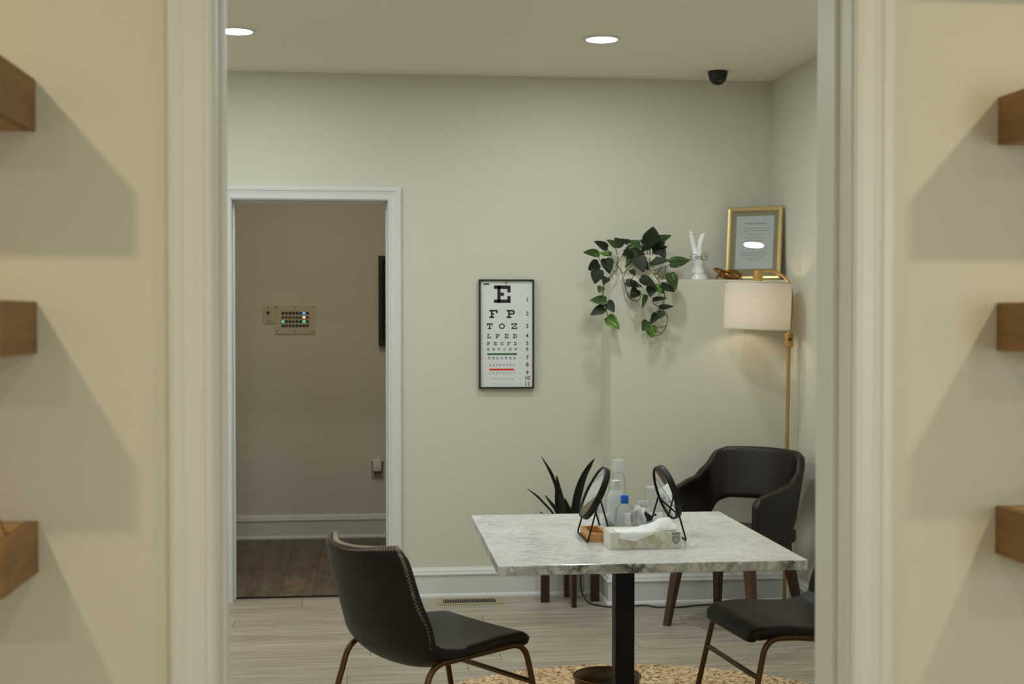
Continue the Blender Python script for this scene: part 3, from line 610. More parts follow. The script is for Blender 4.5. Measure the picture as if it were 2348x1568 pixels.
# ================================================================== ARMCHAIR
t = thing('armchair', 'dark leather armchair with an open back and walnut legs, before the floor lamp', 'chair', (1.765, 6.33, 0), math.atan2(-0.70,-0.71)-math.pi/2, absolute=False)
PATH = [(-0.228,0.225),(-0.245,0.11),(-0.250,-0.02),(-0.238,-0.14),(-0.190,-0.225),(-0.10,-0.258),(0,-0.265),(0.10,-0.258),(0.190,-0.225),(0.238,-0.14),(0.250,-0.02),(0.245,0.11),(0.228,0.225)]
pth = catmull([(x,y,0) for x,y in PATH], 5); N = len(pth)
P = []; NW = 9
for i, p in enumerate(pth):
    s = abs(2*i/(N-1)-1)              # 0 middle of the back, 1 arm front
    zt = interp([(0,0.832),(0.28,0.828),(0.38,0.812),(0.50,0.735),(0.62,0.69),(0.85,0.662),(0.96,0.645),(1,0.60)], s)
    zb = interp([(0,0.575),(0.30,0.572),(0.40,0.555),(0.52,0.48),(0.62,0.44),(0.85,0.425),(0.96,0.44),(1,0.47)], s)
    nrm = Vector((p.x*1.2, p.y+0.05, 0)); nrm = nrm.normalized() if nrm.length > 0 else Vector((0,-1,0))
    lean = interp([(0,0.055),(0.4,0.045),(0.6,0.02),(1,0.01)], s)
    P.append([p+nrm*lean*((k/(NW-1))-0.3)+Vector((0,0,zb+(zt-zb)*k/(NW-1))) for k in range(NW)])
o = part(MB().grid(P), 'back_and_arms', LEATHER2, t, smooth='all')
sm = o.modifiers.new('s', 'SOLIDIFY'); sm.thickness = 0.042; sm.offset = 0.0
sb = o.modifiers.new('b', 'SUBSURF'); sb.levels = 1; sb.render_levels = 2
part(MB().box(-0.222,0.222,-0.215,0.255,0.385,0.462,0.028), 'seat_cushion', LEATHER2, t, smooth=True)
part(MB().box(-0.205,0.205,-0.19,0.225,0.345,0.388,0.006), 'seat_frame', WALNUT, t)
for sx in (-1, 1):
    for sy, y0, y1 in ((1,0.195,0.235),(-1,-0.16,-0.235)):
        top = Vector((sx*0.185, y0, 0.36)); bot = Vector((sx*0.235, y1, 0.0)); vs = []
        for c, w, d in ((bot,0.014,0.017),(top,0.022,0.027)):
            vs += [c+Vector((-w,-d,0)), c+Vector((w,-d,0)), c+Vector((w,d,0)), c+Vector((-w,d,0))]
        part(MB().add(vs, [(0,3,2,1),(4,5,6,7),(0,1,5,4),(1,2,6,5),(2,3,7,6),(3,0,4,7)]), 'leg', WALNUT, t, bevel=0.003)

# ================================================================== FLOOR LAMP
lx, ly = 2.094, 6.60
t = thing('floor_lamp', 'brass floor lamp with a glowing white drum shade in the corner', 'lamp', (lx, ly, 0))
part(MB().lathe([(0.001,0),(0.068,0),(0.070,0.004),(0.068,0.018),(0.06,0.022),(0.014,0.026),(0.012,0.05)], (lx,ly,0), 36), 'base', BRASS, t, smooth=True)
part(MB().tube([(lx,ly,0.02),(lx+0.020,ly,1.34)], 0.0095, 12), 'pole', BRASS, t, smooth=True)
jx = lx+0.020
j = part(MB().lathe([(0.018,-0.035),(0.0205,-0.033),(0.0205,0.033),(0.018,0.035)], (jx,ly,1.36), 20), 'joint', BRASS, t, smooth=True)
part(MB().lathe([(0.008,0),(0.009,0.006),(0.009,0.014),(0.006,0.016)], (0,0,0), 12).xf(Matrix.Translation((jx-0.004,ly-0.02,1.365)) @ Matrix.Rotation(R_(90),4,'X')), 'knob', BRONZE, j, smooth=True)
sx_, sz0, sz1, sr = 1.952, 1.415, 1.648, 0.166
arm = catmull([(jx,ly+0.002,1.385),(jx+0.012,ly+0.002,1.50),(jx+0.012,ly,1.60),(jx-0.005,ly,1.655),(jx-0.06,ly,1.700),(sx_+0.04,ly,1.708),(sx_,ly,1.706)], 6)
part(MB().tube(arm, 0.0075, 10), 'arm', BRASS, t, smooth=True)
part(MB().lathe([(0.010,1.712),(0.022,1.708),(0.024,1.685),(0.024,1.655),(0.020,1.645),(0.018,1.60)], (sx_,ly,0), 20), 'socket', BRASS, t, smooth=True)
SH = fabric_shade('linen_shade')
tilt = Matrix.Translation((sx_,ly,1.53)) @ Matrix.Rotation(R_(2.2),4,'Y') @ Matrix.Translation((-sx_,-ly,-1.53))
sh = part(MB().lathe([(sr,sz0),(sr-0.001,sz1),(sr-0.003,sz1),(sr-0.003,sz0)], (sx_,ly,0), 64, cap=False).xf(tilt), 'shade', SH, t, smooth=True)
for zz in (sz0, sz1):
    part(MB().lathe([(sr-0.004,zz-0.003),(sr+0.0012,zz-0.003),(sr+0.0012,zz+0.003),(sr-0.004,zz+0.003),(sr-0.004,zz-0.003)], (sx_,ly,0), 64, cap=False).xf(tilt), 'shade_trim', plain('shade_trim', lin(214,200,176), 0.7), sh, smooth=True)
sp = MB()
for k in range(3):
    a = k*2*math.pi/3+0.4; sp.tube([(sx_+0.02*math.cos(a),ly+0.02*math.sin(a),1.646),(sx_+(sr-0.003)*math.cos(a),ly+(sr-0.003)*math.sin(a),1.642)], 0.002, 5)
part(sp, 'shade_spider', BRASS, t)
part(MB().lathe([(0.013,1.61),(0.014,1.60),(0.022,1.590),(0.026,1.575),(0.021,1.562),(0.001,1.558)], (sx_,ly,0), 20), 'bulb', glow('bulb', C_LAMP, 2.5), t, smooth=True)
ld = bpy.data.lights.new('lamp_light', 'POINT'); ld.energy = P_LAMP; ld.color = C_LAMP; ld.shadow_soft_size = 0.035
lo = bpy.data.objects.new('lamp_light', ld); COL.objects.link(lo); lo.parent = t; lo.location = (sx_-lx, 0, 1.525)

# ================================================================== EYE CHART
CX0, CX1, CZ0, CZ1 = 0.592, 0.883, 1.100, 1.674
t = thing('eye_chart', 'framed white eye test chart with rows of black letters on the wall', 'eye chart', ((CX0+CX1)/2, 7.075, CZ0))
fm = MB(); wfr = 0.0085; yf0, yf1 = 7.062, 7.0895
for bx in ((CX0,CX1,CZ1-wfr,CZ1),(CX0,CX1,CZ0,CZ0+wfr),(CX0,CX0+wfr,CZ0+wfr,CZ1-wfr),(CX1-wfr,CX1,CZ0+wfr,CZ1-wfr)):
    fm.box(bx[0],bx[1],yf0,yf1,bx[2],bx[3],0.001)
part(fm, 'frame', plain('chart_frame_black', lin(28,23,20), 0.4), t)
part(MB().box(CX0+wfr-0.002,CX1-wfr+0.002,7.074,7.0885,CZ0+wfr-0.002,CZ1-wfr+0.002), 'chart_sheet', PAPER, t)
SCL = 0.291/707.0
def cxz(zx, zy): return CX0+(zx-105)*SCL, CZ1-(zy-110)*SCL
def ringpoly(cx, cz, ro, ri, a0, a1, n=20):
    o = [(cx+ro*math.cos(a0+(a1-a0)*k/n), cz+ro*math.sin(a0+(a1-a0)*k/n)) for k in range(n+1)]
    i = [(cx+ri*math.cos(a0+(a1-a0)*k/n), cz+ri*math.sin(a0+(a1-a0)*k/n)) for k in range(n+1)]
    return [[o[k], o[k+1], i[k+1], i[k]] for k in range(n)]
def rc(x0,x1,z0,z1): return [(x0,z0),(x1,z0),(x1,z1),(x0,z1)]
PI = math.pi
GLY = {
 'E': [rc(1,2,0,5),rc(0,5,4,5),rc(0,5,0,1),rc(2,3,2,3),rc(4,5,3,4),rc(4,5,1,2)],
 'F': [rc(1,2,0,5),rc(0,5,4,5),rc(0,3,0,1),rc(2,3,2,3),rc(4,5,3,4)],
 'P': [rc(1,2,0,5),rc(0,3.5,4,5),rc(0,3,0,1),rc(2,3.5,2,3)]+ringpoly(3.5,3.5,1.5,0.5,-PI/2,PI/2,10),
 'T': [rc(2,3,0,5),rc(0,5,4,5),rc(1,4,0,1),rc(0,1,3,4),rc(4,5,3,4)],
 'O': ringpoly(2.5,2.5,2.5,1.5,0,2*PI,28),
 'Z': [rc(0,5,4,5),rc(0,5,0,1),rc(0,1,3,4),rc(4,5,1,2),[(0,1),(1.4,1),(5,4),(3.6,4)]],
 'L': [rc(1,2,0,5),rc(0,3,4,5),rc(0,5,0,1),rc(4,5,1,2)],
 'D': [rc(1,2,0,5),rc(0,2.5,4,5),rc(0,2.5,0,1)]+ringpoly(2.5,2.5,2.5,1.5,-PI/2,PI/2,14),
 'C': ringpoly(2.5,2.5,2.5,1.5,0.45,2*PI-0.45,24)+[rc(4,5,3,4.4)],
}
ROWS = [('E',188,412,[404],215,INK),('FP',500,605,[291,512],108,INK),('TOZ',672,745,[243,400,559],76,INK),('LPED',808,862,[234,344,458,567],54,INK),
 ('PECFD',910,952,[227,315,402,488,573],41,INK),('EDFCZP',988,1018,[225,294,362,434,508,579],32,INK),('FELOPZD',1102,1130,[238,292,345,400,454,508,564],27,INK),
 ('DEFPOTEC',1193,1218,[252+43*k for k in range(8)],22,GREYI),('LEFODPCT',1298,1319,[244+45.4*k for k in range(8)],19,GREYI),('FDPLTCEO',1371,1389,[271+37.9*k for k in range(8)],13,GREYI),('PEZOLCFT',1441,1455,[276+36.4*k for k in range(8)],10,PALEI)]
YP = 7.0736
for s, y0, y1, xs, w, mt in ROWS:
    row_mb = MB()
    for ch, xc in zip(s, xs):
        mb = MB()
        for poly in GLY[ch]:
            q = []
            for gx, gz in poly:
                X, Z = cxz(xc-w/2+gx*w/5, y1-gz*(y1-y0)/5); q.append((X, Z))
            mb.prism(q, YP, YP+0.0005)
        if w > 18: part(mb, 'letter', mt, t)
        else: row_mb.add(mb.v, mb.f)
    if row_mb.v: part(row_mb, 'small_letter_row', mt, t)['kind'] = 'stuff'
for (a, b, c, d, mt, nm) in ((212,594,1053,1077,GREENI,'green_bar'),(238,555,1250,1275,REDI,'red_bar')):
    X0, Z1 = cxz(a, c); X1, Z0 = cxz(b, d); part(MB().prism(rc(X0,X1,Z0,Z1), YP, YP+0.0005), nm, mt, t)
nb = MB()
for i, (y0, y1) in enumerate(((345,398),(525,573),(683,735),(808,858),(903,952),(976,1024),(1088,1138),(1178,1230),(1280,1330),(1350,1400),(1425,1475))):
    tm = text_mb(str(i+1), (y1-y0)*SCL*1.40, bold=0.022); X, Z = cxz(725, (y0+y1)/2)
    tm.xf(Matrix.Translation((X, YP, Z)) @ Matrix.Rotation(R_(90),4,'X')); part(tm, 'row_number', INK, t)
pb = MB()
for zx in (150, 635):
    for y_ in (305,547,705,832,928,1000,1112,1205,1306,1378,1448):
        for k in range(3):
            X0, Z1 = cxz(zx-9+k*7, y_-5); X1, Z0 = cxz(zx-5+k*7, y_+5); pb.prism(rc(X0,X1,Z0,Z1), YP, YP+0.0003)
part(pb, 'small_print', PALEI, t)['kind'] = 'stuff'
X0, Z1 = cxz(162,163); X1, Z0 = cxz(240,180); part(MB().prism(rc(X0,X1,Z0,Z1), YP, YP+0.0005), 'maker_mark', INK, t)
gx, gz = cxz(454,153); part(MB().lathe([(0.004,-0.001),(0.0065,-0.0015),(0.0072,0),(0.0065,0.0015),(0.004,0.001)], (0,0,0), 20, cap=False).xf(Matrix.Translation((gx,YP-0.001,gz)) @ Matrix.Rotation(R_(90),4,'X')), 'grommet', BRASS, t, smooth='all')

# ================================================================== HALL THINGS
def wall_plate(name, label, cat, x0, x1, z0, z1, y):
    t = thing(name, label, cat, ((x0+x1)/2, y-0.004, z0)); part(MB().box(x0,x1,y-0.0085,y-0.0005,z0,z1,0.003), 'plate', plain('beige_plate', lin(204,197,172), 0.5), t); return t
t = wall_plate('control_panel', 'beige control panel with rows of small buttons on the hall wall', 'control panel', -0.595,-0.332,1.361,1.552, YH)
PSC = 0.263/1300.0
def pxz(zx, zy): return -0.595+(zx-735)*PSC, 1.552-(zy-290)*PSC*1.0
lit = {(0,6): glow('blue_led', (0.05,0.35,1.0), 1.6, lin(30,90,200)), (1,6): glow('yellow_led', (1.0,0.85,0.45), 1.0, lin(230,220,160)), (2,0): glow('green_led', (0.15,1.0,0.5), 0.7, lin(90,210,150)), (2,6): glow('green_led', (0.15,1.0,0.5), 0.7, lin(90,210,150))}
BTN = plain('button_black', lin(26,20,20), 0.4); BTB = plain('button_brown', lin(84,64,38), 0.4); BTT = plain('button_tan', lin(140,120,80), 0.4)
for r in range(4):
    for c in range(8):
        X, Z = pxz(988+114*c, 542+138*r); w = 0.0088
        b = part(MB().box(X-w,X+w,YH-0.0125,YH-0.008,Z-w,Z+w,0.0012), 'button', BTB if r == 1 else BTN, t)
        if (r,c) in lit: part(MB().box(X-w*0.8,X+w*0.8,YH-0.0135,YH-0.012,Z-w*0.8,Z+w*0.8,0.0006), 'indicator_light', lit[(r,c)], b)
        elif r == 1: part(MB().box(X-w*0.5,X+w*0.5,YH-0.0132,YH-0.012,Z-w*0.5,Z+w*0.5,0.0005), 'button_cap', BTT, b)
def screw(t, X, Z, y, r=0.0042):
    part(MB().lathe([(0.001,0.002),(r*0.7,0.002),(r,0.0)], (0,0,0), 12).xf(Matrix.Translation((X,y-0.0085,Z)) @ Matrix.Rotation(R_(90),4,'X')), 'screw', MATTE, t, smooth='all')
for zx in (790,1385,1978):
    for zy in (342,1142): screw(t, *pxz(zx,zy), YH)
X, Z = pxz(1858,1155); part(MB().box(X-0.010,X+0.010,YH-0.0089,YH-0.008,Z-0.0022,Z+0.0022), 'maker_mark', INK, t)
t = wall_plate('switch_plate', 'small beige switch plate beside the control panel in the hall', 'switch', -0.674,-0.6015,1.431,1.555, YH)
X, Z = pxz(505,532); part(MB().box(X-0.0095,X+0.0095,YH-0.0125,YH-0.008,Z-0.0095,Z+0.0095,0.0012), 'button', BTN, t)
part(MB().box(X-0.004,X+0.004,YH-0.0132,YH-0.012,Z-0.004,Z+0.004,0.0005), 'button_cap', BTB, t)
screw(t, *pxz(505,372), YH); screw(t, *pxz(508,790), YH); screw(t, *pxz(508,635), YH, 0.0018)
X, Z = pxz(590,826); part(MB().box(X-0.009,X+0.009,YH-0.0089,YH-0.008,Z-0.002,Z+0.002), 'maker_mark', INK, t)
t = thing('letter_board', 'black board on the hall wall, partly hidden by the doorway casing', 'board', (0.30, YH-0.02, 1.283))
bf = MB()
for bx in ((0.086,0.514,1.852,1.882),(0.086,0.514,1.283,1.313),(0.086,0.116,1.313,1.852),(0.484,0.514,1.313,1.852)): bf.box(bx[0],bx[1],YH-0.045,YH-0.001,bx[2],bx[3],0.002)
part(bf, 'frame', BLACKP, t)
part(MB().box(0.114,0.486,YH-0.034,YH-0.002,1.311,1.854), 'panel', MATTE, t)
dm = MB(); rg = random.Random(5)
for zz in (1.822,1.806,1.79,1.772,1.60,1.575,1.44,1.385,1.378):
    for k in range(rg.randint(3,9)): dm.box(0.129+k*0.034,0.129+k*0.034+rg.uniform(0.004,0.016),YH-0.0348,YH-0.0335,zz,zz+rg.uniform(0.003,0.007))
part(dm, 'lettering_marks', PALEI, t)['kind'] = 'stuff'
t = thing('wall_outlet', 'outlet plate low on the hall wall beside the doorway casing', 'outlet', (0.076, YH-0.003, 0.395))
op = part(MB().box(0.036,0.117,YH-0.007,YH-0.0005,0.395,0.520,0.003), 'plate', plain('outlet_greige', lin(176,160,136), 0.5), t)
part(MB().box(0.060,0.093,YH-0.009,YH-0.006,0.408,0.440,0.004), 'socket', plain('outlet_socket', lin(150,136,114), 0.5), op)
t = thing('plug_in_device', 'white rounded plug-in device in the hall outlet', 'plug-in', (0.075, YH-0.03, 0.445))
part(MB().box(0.045,0.106,YH-0.052,YH-0.008,0.445,0.532,0.017), 'body', WHITEP, t, smooth=True)
part(MB().box(0.034,0.046,YH-0.03,YH-0.012,0.512,0.520,0.003).box(0.105,0.117,YH-0.03,YH-0.012,0.512,0.520,0.003), 'side_tab', WHITEP, t)

# ================================================================== CAMERA DOME, VENT, CORD
t = thing('security_camera', 'small black dome security camera on the ceiling by the back wall', 'camera', (1.806, 6.83, 2.665))
part(MB().lathe([(0.001,2.7395),(0.050,2.7395),(0.051,2.735),(0.050,2.722),(0.047,2.718)], (1.806,6.83,0), 32), 'mount', BLACKP, t, smooth=True)
part(MB().lathe([(0.048,2.722)]+[(0.047*math.cos(a),2.718-0.050*math.sin(a)) for a in [k*PI/2/10 for k in range(10)]]+[(0.001,2.668)], (1.806,6.83,0), 32), 'dome', plain('dome_gloss', lin(16,13,12), 0.25), t, smooth=True)
Mx = Matrix.Translation((1.800,6.794,2.692)) @ Matrix.Rotation(R_(62),4,'X')
ln = part(MB().lathe([(0.010,0.0),(0.0105,0.007),(0.014,0.007),(0.0145,0.0)], (0,0,0), 24, M=Mx, cap=False), 'lens_ring', plain('lens_ring', lin(70,62,56), 0.4), t, smooth=True)
part(MB().lathe([(0.0103,0.003),(0.004,0.005),(0.0005,0.0055)], (0,0,0), 20, M=Mx), 'lens', BLACKP, ln, smooth='all')

t = thing('floor_register', 'beige metal floor vent with dark slots by the baseboard', 'vent', (0.534, 6.972, 0.0))
vm = plain('register_beige', lin(166,150,124), 0.5)
vf = MB()
for bx in ((0.364,0.704,6.893,6.920),(0.364,0.704,7.020,7.047),(0.364,0.397,6.920,7.020),(0.671,0.704,6.920,7.020)): vf.box(bx[0],bx[1],bx[2],bx[3],0.0003,0.005,0.0012)
part(vf, 'frame', vm, t)
part(MB().box(0.395,0.673,6.918,7.022,0.0002,0.0010), 'duct_shade_sheet', MATTE, t)  # flat black sheet standing in for the shade inside the duct
for k in range(22):
    x = 0.4+k*0.0126+0.003; part(MB().box(x,x+0.0022,6.921,7.019,0.0011,0.0042), 'slat', vm, t)
cord = catmull([(1.14,6.99,0.30),(1.128,6.985,0.20),(1.117,6.98,0.085),(1.122,6.92,0.03),(1.143,6.845,0.006),(1.195,6.772,0.005),(1.257,6.735,0.005),(1.34,6.752,0.005),(1.42,6.760,0.005),(1.476,6.714,0.005),(1.586,6.703,0.005),(1.684,6.734,0.005),(1.803,6.745,0.005),(1.95,6.735,0.005),(2.05,6.70,0.005),(2.085,6.672,0.006)], 6)
tag(MB().tube(cord, 0.0038, 7).build('power_cord', BLACKP, None, smooth='all'), 'black power cord running along the floor by the baseboard', 'cord')

# ================================================================== PLANT STAND + SNAKE PLANT
t = thing('plant_stand', 'dark red-brown wooden plant stand behind the table', 'plant stand', (1.052, 6.915, 0))
for k, a in enumerate((180,270,0,90)):
    c, s = math.cos(R_(a)), math.sin(R_(a))
    M = Matrix.Translation((1.052,6.915,0)) @ Matrix.Rotation(R_(a),4,'Z')
    part(MB().box(0.108,0.153,-0.0115,0.0115,0.0005,0.34,0.0015).xf(M), 'leg', MAHOG, t)
part(MB().box(-0.108,0.108,-0.011,0.011,0.16,0.20,0.001).xf(Matrix.Translation((1.052,6.915,0))), 'cross_bar', MAHOG, t)
part(MB().box(-0.011,0.011,-0.108,0.108,0.16,0.1995,0.001).xf(Matrix.Translation((1.052,6.915,0))), 'cross_bar', MAHOG, t)
t = thing('potted_snake_plant', 'dark spiky-leaved plant in a pot behind the table', 'plant', (1.052,6.915,0.202))
part(MB().lathe([(0.001,0.2015),(0.085,0.2015),(0.095,0.22),(0.103,0.40),(0.105,0.43),(0.098,0.43),(0.095,0.40),(0.001,0.395)], (1.052,6.915,0), 32), 'pot', plain('white_pot', (0.7,0.69,0.66,1), 0.4), t, smooth=True)
part(MB().lathe([(0.096,0.40),(0.06,0.41),(0.001,0.412)], (1.052,6.915,0), 24), 'soil', plain('soil', lin(48,36,28), 0.95, bump=0.6, bscale=120), t, smooth='all')
DKL = leafmat('dark_spiky_leaf', lin(28,30,22), lin(44,48,34))
for ch in AGAVE:
    pts = catmull([(c[0],c[1],c[2]) for c in ch], 4); ws = [c[3] for c in ch]; n = len(ch)
    base_p = Vector((1.052, 6.915, 0.41)); P = []
    pts = [base_p.lerp(pts[0], 0.0)+Vector((0.15*(pts[0].x-1.052), -0.02, 0.0))]+pts
    for i, p in enumerate(pts):
        f = max(0, i-1)/(len(pts)-2)*(n-1); k = min(int(f), n-2); w = ws[k]+(ws[k+1]-ws[k])*(f-k)
        d = (pts[min(i+1,len(pts)-1)]-pts[max(i-1,0)]).normalized(); sdir = d.cross(Vector((0,1,0))).normalized()
        P.append([p-sdir*w/2, p-sdir*w*0.25+Vector((0,w*0.12,0)), p+Vector((0,w*0.2,0)), p+sdir*w*0.25+Vector((0,w*0.12,0)), p+sdir*w/2])
    o = part(MB().grid(P), 'leaf', DKL, t, smooth='all')
    s_ = o.modifiers.new('s','SOLIDIFY'); s_.thickness = 0.0025

# ================================================================== POTHOS ON THE LEDGE
t = thing('potted_pothos', 'trailing heart-leaved pothos in a pale planter on the ledge', 'plant', (1.38, 6.94, 1.669))
PLT = plain('pale_planter', (0.70,0.66,0.57,1), 0.5)
part(MB().box(1.268,1.495,6.842,7.03,1.6692,1.692,0.003), 'saucer', PLT, t)
pb_ = MB(); 
for (zb, x0, x1, y0, y1) in ((1.6925,1.285,1.478,6.86,7.015),(1.79,1.276,1.487,6.852,7.023)):
    pass
pb_.add([(1.287,6.86,1.6922),(1.476,6.86,1.6922),(1.476,7.015,1.6922),(1.287,7.015,1.6922),(1.276,6.852,1.795),(1.487,6.852,1.795),(1.487,7.023,1.795),(1.276,7.023,1.795),(1.284,6.860,1.795),(1.479,6.860,1.795),(1.479,7.015,1.795),(1.284,7.015,1.795),(1.284,6.86,1.78),(1.479,6.86,1.78),(1.479,7.015,1.78),(1.284,7.015,1.78)],
  [(0,3,2,1),(0,1,5,4),(1,2,6,5),(2,3,7,6),(3,0,4,7),(4,5,9,8),(5,6,10,9),(6,7,11,10),(7,4,8,11),(8,9,13,12),(9,10,14,13),(10,11,15,14),(11,8,12,15),(12,13,14,15)])
part(pb_, 'planter', PLT, t)
part(MB().box(1.285,1.478,6.861,7.014,1.772,1.783,0.003), 'soil', plain('potting_soil', lin(50,38,30), 0.95, bump=0.6, bscale=120), t)
VINEM = plain('vine_stem', lin(92,96,52), 0.5, var=0.3, vscale=20); PETM = plain('petiole_stem', lin(52,54,32), 0.5)
for i, ch in enumerate(VINES):
    part(MB().tube(catmull(ch, 5), 0.0030 if i < 3 else 0.0019, 6), 'vine' if i < 3 else 'petiole', VINEM if i < 3 else PETM, t, smooth='all')
LM = [leafmat('leaf_dark', lin(30,40,22), lin(46,66,32)), leafmat('leaf_mid', lin(44,66,32), lin(112,142,68)), leafmat('leaf_light', lin(76,116,46), lin(156,182,88))]
def leaf_mesh(name, mat):
    outl = [(0.0,0.0),(0.16,-0.06),(0.36,-0.02),(0.48,0.14),(0.5,0.30),(0.44,0.48),(0.31,0.68),(0.15,0.87),(0.03,0.98),(0.0,1.0)]
    mid = [(0.0,0.0),(0.0,0.05),(0.0,0.12),(0.0,0.22),(0.0,0.34),(0.0,0.5),(0.0,0.68),(0.0,0.86),(0.0,0.96),(0.0,1.0)]
    vs = []; fs = []; n = len(outl)
    zf = lambda x, y: 0.14*abs(x)-0.10*(y-0.4)**2-0.16*max(0,y-0.6)**2
    for s in (1, 0.5, 0, -0.5, -1):
        for (a, b), (c, d) in zip(outl, mid):
            x = s*a if s else 0.0; k = abs(s); y = d+(b-d)*k; vs.append((x, y, zf(x, y)))
    for r in range(4):
        for i in range(n-1): fs.append((r*n+i, r*n+i+1, (r+1)*n+i+1, (r+1)*n+i))
    me = bpy.data.meshes.new(name); me.from_pydata(vs, [], fs); me.materials.append(mat)
    bm = bmesh.new(); bm.from_mesh(me); bmesh.ops.remove_doubles(bm, verts=bm.verts[:], dist=0.0005); bm.to_mesh(me); bm.free()
    me.polygons.foreach_set('use_smooth', [True]*len(me.polygons)); return me
LMESH = [leaf_mesh('leaf', q) for q in LM]
rg = random.Random(9)
for (b, tp, w, tone) in POTHOS:
    b = Vector(b); tp = Vector(tp); d = tp-b; L = d.length; yv = d/L
    face = Vector((rg.uniform(-0.25,0.25), -1, rg.uniform(0.15,0.75)))
    zv = (face-yv*face.dot(yv)).normalized(); xv = yv.cross(zv)
    M = Matrix(((xv.x*w*1.22, yv.x*L, zv.x*w, b.x),(xv.y*w*1.22, yv.y*L, zv.y*w, b.y),(xv.z*w*1.22, yv.z*L, zv.z*w, b.z),(0,0,0,1)))
    o = bpy.data.objects.new('leaf', LMESH[tone]); COL.objects.link(o); o.parent = t
    o.matrix_local = Matrix.Translation(-Vector(t.location)) @ M

# ================================================================== RABBIT BUST
def speckle_mat():
    m, t, b = new_mat('speckled_ceramic'); b.inputs['Roughness'].default_value = 0.3
    tc = t.nodes.new('ShaderNodeTexCoord'); vo = t.nodes.new('ShaderNodeTexVoronoi'); vo.inputs['Scale'].default_value = 85
    t.links.new(tc.outputs['Object'], vo.inputs['Vector'])
    nz = t.nodes.new('ShaderNodeTexNoise'); nz.inputs['Scale'].default_value = 30; t.links.new(tc.outputs['Object'], nz.inputs['Vector'])
    mr = t.nodes.new('ShaderNodeMapRange'); mr.inputs['From Min'].default_value = 0.42; mr.inputs['From Max'].default_value = 0.62; mr.inputs['To Min'].default_value = 0.02; mr.inputs['To Max'].default_value = 0.26
    t.links.new(nz.outputs['Fac'], mr.inputs['Value'])
    lt = t.nodes.new('ShaderNodeMath'); lt.operation = 'LESS_THAN'; t.links.new(vo.outputs['Distance'], lt.inputs[0]); t.links.new(mr.outputs[0], lt.inputs[1])
    mx = t.nodes.new('ShaderNodeMix'); mx.data_type = 'RGBA'; mx.inputs[6].default_value = (0.82,0.83,0.82,1); mx.inputs[7].default_value = lin(92,86,80)
    t.links.new(lt.outputs[0], mx.inputs[0]); t.links.new(mx.outputs[2], b.inputs['Base Color']); return m
def skin(name, verts, edges, radii, mat, parent, root=0):
    rp = parent
    while rp.parent is not None: rp = rp.parent
    og = Vector(ORG.get(rp.name, rp.location))
    me = bpy.data.meshes.new(name); me.from_pydata([Vector(v)-og for v in verts], edges, []); me.materials.append(mat)
    o = bpy.data.objects.new(name, me); COL.objects.link(o); o.parent = parent
    o.modifiers.new('skin', 'SKIN')
    if not me.skin_vertices: 
        me.attributes.new('skin', 'FLOAT', 'POINT')
    for i, r in enumerate(radii):
        sv = me.skin_vertices[0].data[i]; sv.radius = (r, r) if not isinstance(r, tuple) else r; sv.use_root = (i == root)
    o.modifiers['skin'].use_smooth_shade = True
    sb = o.modifiers.new('b', 'SUBSURF'); sb.levels = 2; sb.render_levels = 2
    return o
RX, RY = 1.716, 6.90
t = thing('rabbit_figurine', 'white speckled ceramic rabbit bust wearing round glasses on the ledge', 'figurine', (RX, RY, 1.669))
V = [(RX+0.008,RY,1.690),(RX+0.006,RY,1.715),(RX+0.003,RY,1.742),(RX,RY-0.002,1.768),(RX,RY-0.004,1.795),(RX,RY-0.026,1.775),
     (RX-0.013,RY+0.004,1.830),(RX-0.020,RY+0.006,1.868),(RX-0.030,RY+0.004,1.905),(RX-0.036,RY,1.930),
     (RX+0.014,RY+0.004,1.830),(RX+0.022,RY+0.006,1.866),(RX+0.030,RY,1.900),(RX+0.042,RY-0.010,1.912)]
E_ = [(0,1),(1,2),(2,3),(3,4),(3,5),(4,6),(6,7),(7,8),(8,9),(4,10),(10,11),(11,12),(12,13)]
skin('rabbit_body', V, E_, [0.046,0.036,0.027,0.031,0.029,0.017,0.014,0.0165,0.013,0.005,0.015,0.019,0.015,0.007], speckle_mat(), t)
part(MB().lathe([(0.001,0.0),(0.048,0.0),(0.050,0.004),(0.046,0.020),(0.038,0.03),(0.001,0.03)], (RX+0.008,RY,1.6692), 28), 'bust_base', bpy.data.materials['speckled_ceramic'], t, smooth=True)
WIRE = plain('dark_wire', lin(40,34,30), 0.35, 0.6)
g = MB()
for s in (-1, 1): g.tube([(RX+0.001+s*0.0265+0.0165*math.cos(a), RY-0.040-0.003*s, 1.786+0.0165*math.sin(a)) for a in [2*PI*k/28 for k in range(29)]], 0.0012, 5, cap=False)
g.tube(catmull([(RX-0.009,RY-0.038,1.788),(RX+0.001,RY-0.042,1.790),(RX+0.011,RY-0.042,1.789)]), 0.0011, 5)
for s in (-1, 1): g.tube([(RX+0.001+s*0.043,RY-0.040,1.787),(RX+s*0.040,RY+0.0,1.790)], 0.001, 5)
part(g, 'glasses', WIRE, t, smooth='all')
for s in (-1, 1):
    part(MB().lathe([(0.001,-0.003),(0.0028,-0.001),(0.0028,0.001),(0.001,0.003)], (RX+s*0.017,RY-0.031,1.786), 10), 'eye', BLACKP, t, smooth='all')
part(MB().lathe([(0.001,-0.002),(0.0035,0.0),(0.001,0.002)], (RX,RY-0.043,1.779), 10), 'nose', plain('nose_grey', lin(70,62,60), 0.4), t, smooth='all')

